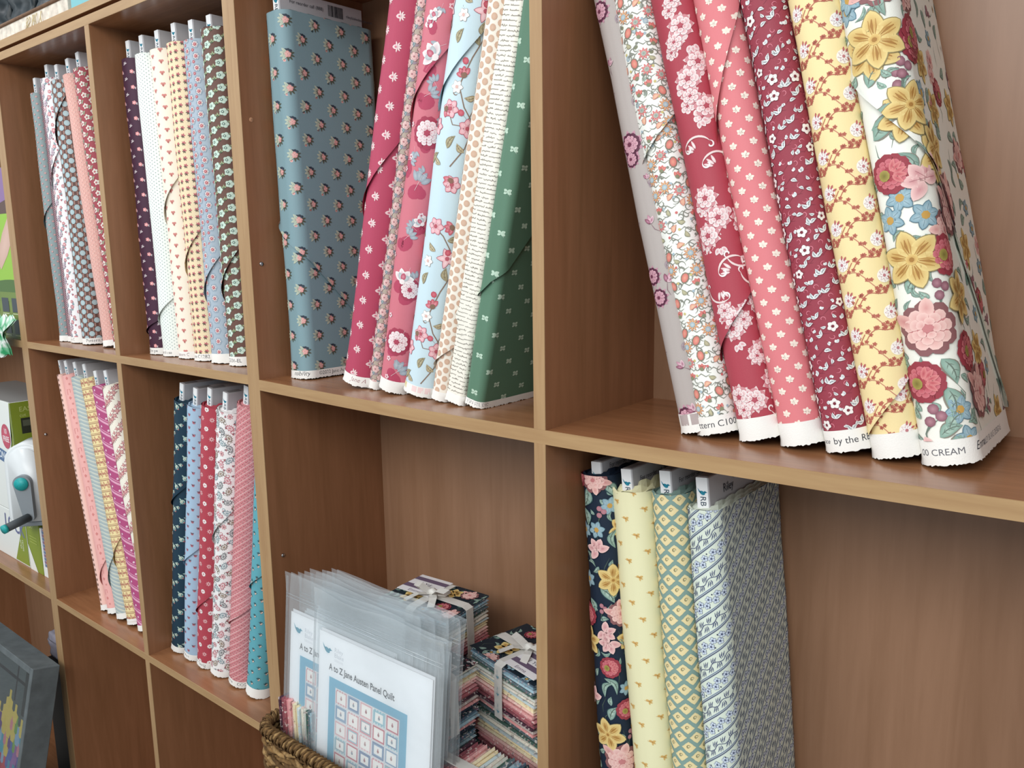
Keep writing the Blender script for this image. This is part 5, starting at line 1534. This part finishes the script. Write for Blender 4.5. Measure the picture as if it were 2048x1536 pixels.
    if top:
        # stepped rolled layers seen from above
        V = []; Fc = []; n = 40
        Ux = np.linspace(-half, half, n, endpoint=False); rings = ((1.0, 0, 0), (.93, .0005, .002), (.9, -.003, .004), (.72, .002, .011), (.68, -.002, .012), (.5, .004, .02), (.45, -.004, .024))
        for k, dz, yy in rings:
            P, N = f(Ux)
            px = P[:, 0] * k; py = yy + P[:, 1] * (D - 2 * yy) / D
            V += [(px[i], py[i], H + (dz + .0012 * math.sin(i * 2.1 + k * 9)) * thick_top) for i in range(n)]
        m = len(rings)
        for j in range(m - 1):
            for i in range(n):
                i2 = (i + 1) % n; Fc.append((j * n + i, j * n + i2, (j + 1) * n + i2, (j + 1) * n + i))
        Fc.append(tuple((m - 1) * n + i for i in range(n)))
        me = mesh_from('rolled_layers', V, Fc); set_col(me, np.tile(lin(basec) * .92, (len(V), 1)))
        obj('rolled_layers', me, FAB, root)
    if board:
        bt = min(.016, t * .42); yf = board_front
        me = box_mesh('cardboard_core', -bt / 2, bt / 2, yf, D - .012, H - .05, H + board, .0012)
        set_col(me, np.tile(lin('c9c8cc'), (len(me.vertices), 1)))
        bd = obj('cardboard_core', me, CARD, root)
        # open folded top flap
        me = box_mesh('core_flap', -bt * .32, bt * .32, yf + .004, yf + .03, H + board - .0005, H + board + .0006)
        set_col(me, np.tile(lin('8f8d90'), (len(me.vertices), 1))); obj('core_flap', me, CARD, bd)
        S = [rect(-bt * 430, 0, bt * 430, board * 1000 + 16, 'f2f3f5', 0)]
        if end_mark:
            hh = bt * 520
            S += [bird(hh, '2d86a0', 0, board * 1000 - hh * .9 + 6, 2, -.2), text('RB', hh * .85, '3a4a5a', -hh * .32, board * 1000 - hh * 1.35 + 6, -PI / 2, 2)]
            S = [S[0], clip_rect(cat(*S[1:]), -bt * 430, bt * 430, 0, board * 1000 + 16)]
        obj('end_label', soup_mesh('end_label', cat(*S), flat_surf((0, yf - .0006, H - .016), (1, 0, 0), (0, 0, 1))), CARD, bd)
        if side_text:
            obj('core_printing', soup_mesh('core_printing', clip_rect(side_text(board * 1000), 0, 200, 0, board * 1000), flat_surf((bt / 2 + .0004, yf, H), (0, 1, 0), (0, 0, 1))), CARD, bd)
    return root


_sr = random.Random(5)
T_REORDER = lambda h: cat(text('For reorder call (888)', 5.2, '4a4a52', 18, h * .5), barcode(92, h * .34, 30, h * .5, _sr, 2), text('rileyblakedesigns.com', 4.6, '5a5a62', 128, h * .45))
T_SHORT = lambda h: text('For reorder call (888)', 6.0, '4a4a52', 16, h * .34)
T_RILEY = lambda h: cat(bird(12, '3a4a58', 62, h * .72), text('Riley', 10, '3a3a44', 34, h * .3))

G11, G12, G13, G14 = 'bolts in the top left cubby', 'bolts in the cubby beside it', 'leaning bolts in the top middle cubby', 'leaning bolts in the top right cubby'
G21, G22, G24 = 'bolts in the lower left cubby', 'bolts in the second lower cubby', 'bolts in the lower right cubby'
C_ = .0
TX = 'sans'
# top row, first cubby
bolt('slim sage grey bolt with rose sprigs, first in the top left cubby', 'sage_rose', -.862, .045, 0, -.031, .034, group=G11, seed=1, seam=((-20, 250), (30, 330), 1), H=0.553)
bolt('very thin maroon and cream twill bolt wedged behind the white floral one', 'maroon_twill', -.836, .052, 0, -.02, .016, group=G11, seed=2, H=.562, board=.02)
bolt('white bolt with pink and mauve toile flowers', 'white_toile', -.797, .045, 0, -.026, .058, group=G11, seed=3, H=.575, board=.03, selv_text=[('attern  C', -24, 6, '4a4a50', TX)], seam=((-26, 330), (26, 425), 1))
bolt('chocolate brown bolt with big pale blue dots', 'brown_dot', -.738, .045, 0, -.043, .056, group=G11, seed=4, u1=150, selv_text=[('Pattern C10', 10, 7, '4a4a50', TX)], seam=((-24, 430), (24, 520), 1), H=0.564)
bolt('plain looking blush pink bolt with tiny marks, leaning in the top left cubby', 'blush_ditsy', -.640, .045, 0, -.115, .044, group=G11, seed=5)
bolt('dark red bolt with white and sage flowers, half hidden by the upright', 'red_white_flower', -.588, .045, 0, -.118, .048, group=G11, seed=6, H=.575, u1=185)
# top row, second cubby
bolt('dark plum bolt with pink and white sprigs', 'plum_sprig', -.4345, .045, 0, -.016, .048, group=G12, seed=7, H=0.561, selv_text=[('nal, For pe', -20, 6, '4a4a50', TX)], seam=((-22, 40), (26, 70), 1))
bolt('white bolt with rows of tiny dark pin dots', 'white_pindot', -.380, .045, 0, -.021, .056, group=G12, seed=8, selv_text=[('personal use', -26, 6, '4a4a50', TX)], seam=((-26, 60), (26, 110), 1), H=0.562)
bolt('cream bolt with small red heart sprigs', 'cream_heart', -.3215, .045, 0, -.022, .056, group=G12, seed=9, selv_text=[('ries Pattern C', -27, 6, '8a6a6a', TX)], seam=((-26, 255), (26, 330), 1), H=0.561)
bolt('buttery cream bolt with dense red and brown sprigs', 'cream_red_sprig', -.263, .045, 0, -.022, .056, group=G12, seed=10, selv_text=[('Pattern C1282', -27, 6.5, '4a4a50', TX)], seam=((-26, 160), (28, 235), 1), H=0.563)
bolt('blue grey bolt with red and white star flowers', 'blue_grey_star', -.2045, .045, 0, -.024, .056, group=G12, seed=11, H=0.558, selv=.017, seam=((-26, 115), (28, 190), 1))
bolt('brown bolt with mint green flowers, at the end of its row', 'brown_mint', -.1455, .045, 0, -.027, .056, group=G12, seed=12, H=0.568, selv=.016, selv_text=[('m C5336-EL', -26, 6.5, '4a4a50', TX)], seam=((-26, 120), (28, 200), 1), board=0.022, u1=185)
# top row, third cubby
bolt('slate blue bolt with pink bouquets, its wide side in view', 'slate_bouquet', .040, .045, sag(.04), -.02, .052, .019, group=G13, seed=13, u1=200, H=0.565, board=.034, selv_text=[('nsibility', -6, 7.5, '4a4a50', 'script'), ('©2022 Jane Austen\'s House', 42, 6, '4a4a50', TX)], seam=((20, 205), (95, 128), 1), side_text=T_REORDER)
bolt('crimson bolt with small white buds, leaning to the right', 'crimson_bud', .170, .045, sag(.17), .256, .058, .027, group=G13, seed=14, selv=.016, selv_text=[('Jane A', 2, 7, 'b08a8c', 'script')], seam=((-27, 262), (36, 375), 1, -40, 60, 16, 570))
bolt('thin taupe floral bolt squeezed between crimson and rose pink', 'taupe_floral', .207, .056, sag(.2), .245, .018, group=G13, seed=15)
bolt('rose pink bolt with large white peonies and grey leaves', 'pink_peony', .2495, .045, sag(.25), .239, .050, .023, group=G13, seed=16, selv=.018, seam=((-24, 385), (30, 480), 1))
bolt('ice blue bolt with brown vines and pink flowers', 'ice_vine', .3045, .045, sag(.3), .234, .056, .026, group=G13, seed=17, selv=.015, selv_text=[('■', -22, 9, 'd8cc9a', TX), ('■■■', 0, 8, 'eed4d4', TX)], seam=((-26, 392), (40, 500), 1))
bolt('narrow cream bolt with beige dots', 'beige_dot', .3525, .046, sag(.35), .238, .030, group=G13, seed=18, seam=((-14, 48), (18, 85), 1))
bolt('cream bolt printed with rows of handwriting', 'script', .3855, .046, sag(.385), .234, .032, .006, group=G13, seed=19, u1=110, seam=((16, 75), (60, 10), 1))
bolt('dark green bolt with small pale bows, resting on the upright', 'green_bow', .420, .045, sag(.42), .226, .032, .010, group=G13, seed=20, u1=190, selv=.009, selv_text=[('IGN STUDIO', -8, 4.5, '8a8a90', TX)], seam=((-12, 150), (60, 235), 1))
# top row, fourth cubby
bolt('taupe grey bolt with mauve peonies, leaning on the upright', 'mauve_peony', .7325, .065, sag(.73), -.248, .036, group=G14, seed=21, selv=.022, selv_text=[('■■', -14, 12, 'b6a9a8', TX)])
bolt('white bolt crowded with red and orange trailing flowers', 'jacobean', .7575, .065, sag(.757), -.246, .047, .0215, group=G14, seed=22, selv=.020, selv_text=[('Pattern C10011 M', -24, 7.2, '4a4a50', TX)], seam=((-24, 300), (28, 350), 1))
bolt('deep red bolt with white damask roses and scrolls', 'red_damask', .806, .065, sag(.806), -.248, .046, .0215, group=G14, seed=23, selv=.024, seam=((-22, 95), (34, 165), 1))
bolt('coral pink bolt with small cream sprigs', 'coral_sprig', .851, .065, sag(.851), -.244, .046, .0215, group=G14, seed=24, selv=.024, seam=((-22, 330), (40, 480), 1))
bolt('burgundy bolt with scattered white flowers and leaves', 'burgundy_white', .8975, .065, sag(.8975), -.240, .0445, .0205, group=G14, seed=25, selv=.022, selv_text=[('ace', -22, 5, '4a4a50', 'script'), ('by the RBD', -8, 6.8, '4a4a50', TX)])
bolt('yellow bolt with red vines and white flowers', 'yellow_vine', .9425, .065, sag(.9425), -.233, .0465, .0215, group=G14, seed=26, selv=.024, seam=((-22, 20), (26, 75), 1))
bolt('cream bolt with a bold garden print, last and nearest in the top right cubby', 'cream_garden', .990, .065, sag(.99), -.229, .049, .022, group=G14, seed=27, u1=200, selv=.024, selv_text=[('00 CREAM', -23, 6.2, '6a6a70', TX), ('Emma', 27, 8, '4a4a50', 'script'), ('RILEY BLAKE DESIGNS', 52, 6, '9a9aa0', TX)], seam=((-12, 343), (120, 130), 1))
# lower row, first cubby
bolt('pale pink bolt edged with brown checks, first in the lower left cubby', 'blush_check', -.773, .038, ZB, -.205, .022, group=G21, seed=28, H=0.567)
bolt('plain rose pink bolt with faint marks', 'rose_plain', -.737, .038, ZB, -.208, .042, group=G21, seed=29, H=0.567, selv_text=[('— — —', -15, 5, '9a9aa0', TX)], seam=((-20, 65), (22, 130), 1))
bolt('grey blue bolt with slanting pale stripes', 'grey_bias', -.690, .038, ZB, -.206, .046, group=G21, seed=30, H=0.567, seam=((-22, 70), (22, 150), 1))
bolt('yellow bolt with brown border stripes and red scrolls', 'yellow_border', -.640, .038, ZB, -.208, .050, group=G21, seed=31, H=0.566, seam=((-24, 130), (24, 200), 1), selv_text=[('———————', -22, 5, 'b08a70', TX)])
bolt('magenta bolt with pink slanting stripes and dots', 'magenta_bias', -.589, .038, ZB, -.208, .048, group=G21, seed=32, H=0.555)
bolt('off white bolt with slanting pink flower garlands', 'garland', -.537, .038, ZB, -.21, .050, group=G21, seed=33, H=.56, u1=185)
# lower row, second cubby
bolt('navy bolt with mint paisley motifs', 'navy_paisley', -.445, .038, ZB, .188, .048, group=G22, seed=34, H=.56, seam=((-22, 330), (24, 385), 1))
bolt('light blue bolt with small red buds', 'sky_bud', -.393, .038, ZB, .184, .050, group=G22, seed=35, H=.555, seam=((-24, 205), (24, 260), 1), selv_text=[('Jane Aust', -20, 5.5, '4a4a50', TX)])
bolt('red bolt with white and pink daisies', 'red_daisy', -.341, .038, ZB, .18, .050, group=G22, seed=36, H=.56, seam=((-24, 110), (24, 170), 1), selv_text=[('BBD Desig', -20, 6, '4a4a50', TX)])
bolt('white bolt with grey and pink paisleys', 'white_paisley', -.286, .038, ZB, .176, .058, .027, group=G22, seed=37, H=.556, seam=((-26, 280), (28, 360), 1))
bolt('pink bolt with fine white slanting lines', 'pink_bias', -.222, .038, ZB, .179, .058, .027, group=G22, seed=38, H=.575, seam=((-28, 118), (30, 175), 1), selv_text=[('Emma', -18, 6, '5a5a60', 'script'), ('CCC', 14, 6, '4a4a50', TX)])
bolt('teal bolt with dark sprigs, half behind the double upright', 'teal_sprig', -.160, .038, ZB, .18, .054, group=G22, seed=39, H=.52, seam=((-26, 215), (28, 275), 1), selv=.02, u1=185)
# lower row, fourth cubby
bolt('navy bolt with a bold garden print', 'navy_garden', .6445, .06, ZB, -.072, .047, .020, group=G24, seed=40, H=0.561, board=0.015, side_text=T_SHORT)
bolt('lemon yellow bolt with tiny tan bows', 'lemon_bow', .703, .06, ZB, -.1, .056, .026, group=G24, seed=41, H=0.548, board=0.026, side_text=T_SHORT, thick_top=2.2)
bolt('green bolt with a yellow diamond lattice', 'lattice_green', .7555, .06, ZB, -.1, .046, .0215, group=G24, seed=42, H=0.555, board=0.026, side_text=T_SHORT)
bolt('pale green bolt with slanting navy floral stripes, wide side in view', 'stripe_navy', .800, .06, ZB, -.097, .043, .0185, group=G24, seed=43, u1=196, H=0.546, board=0.035, side_text=T_RILEY, D=.19)
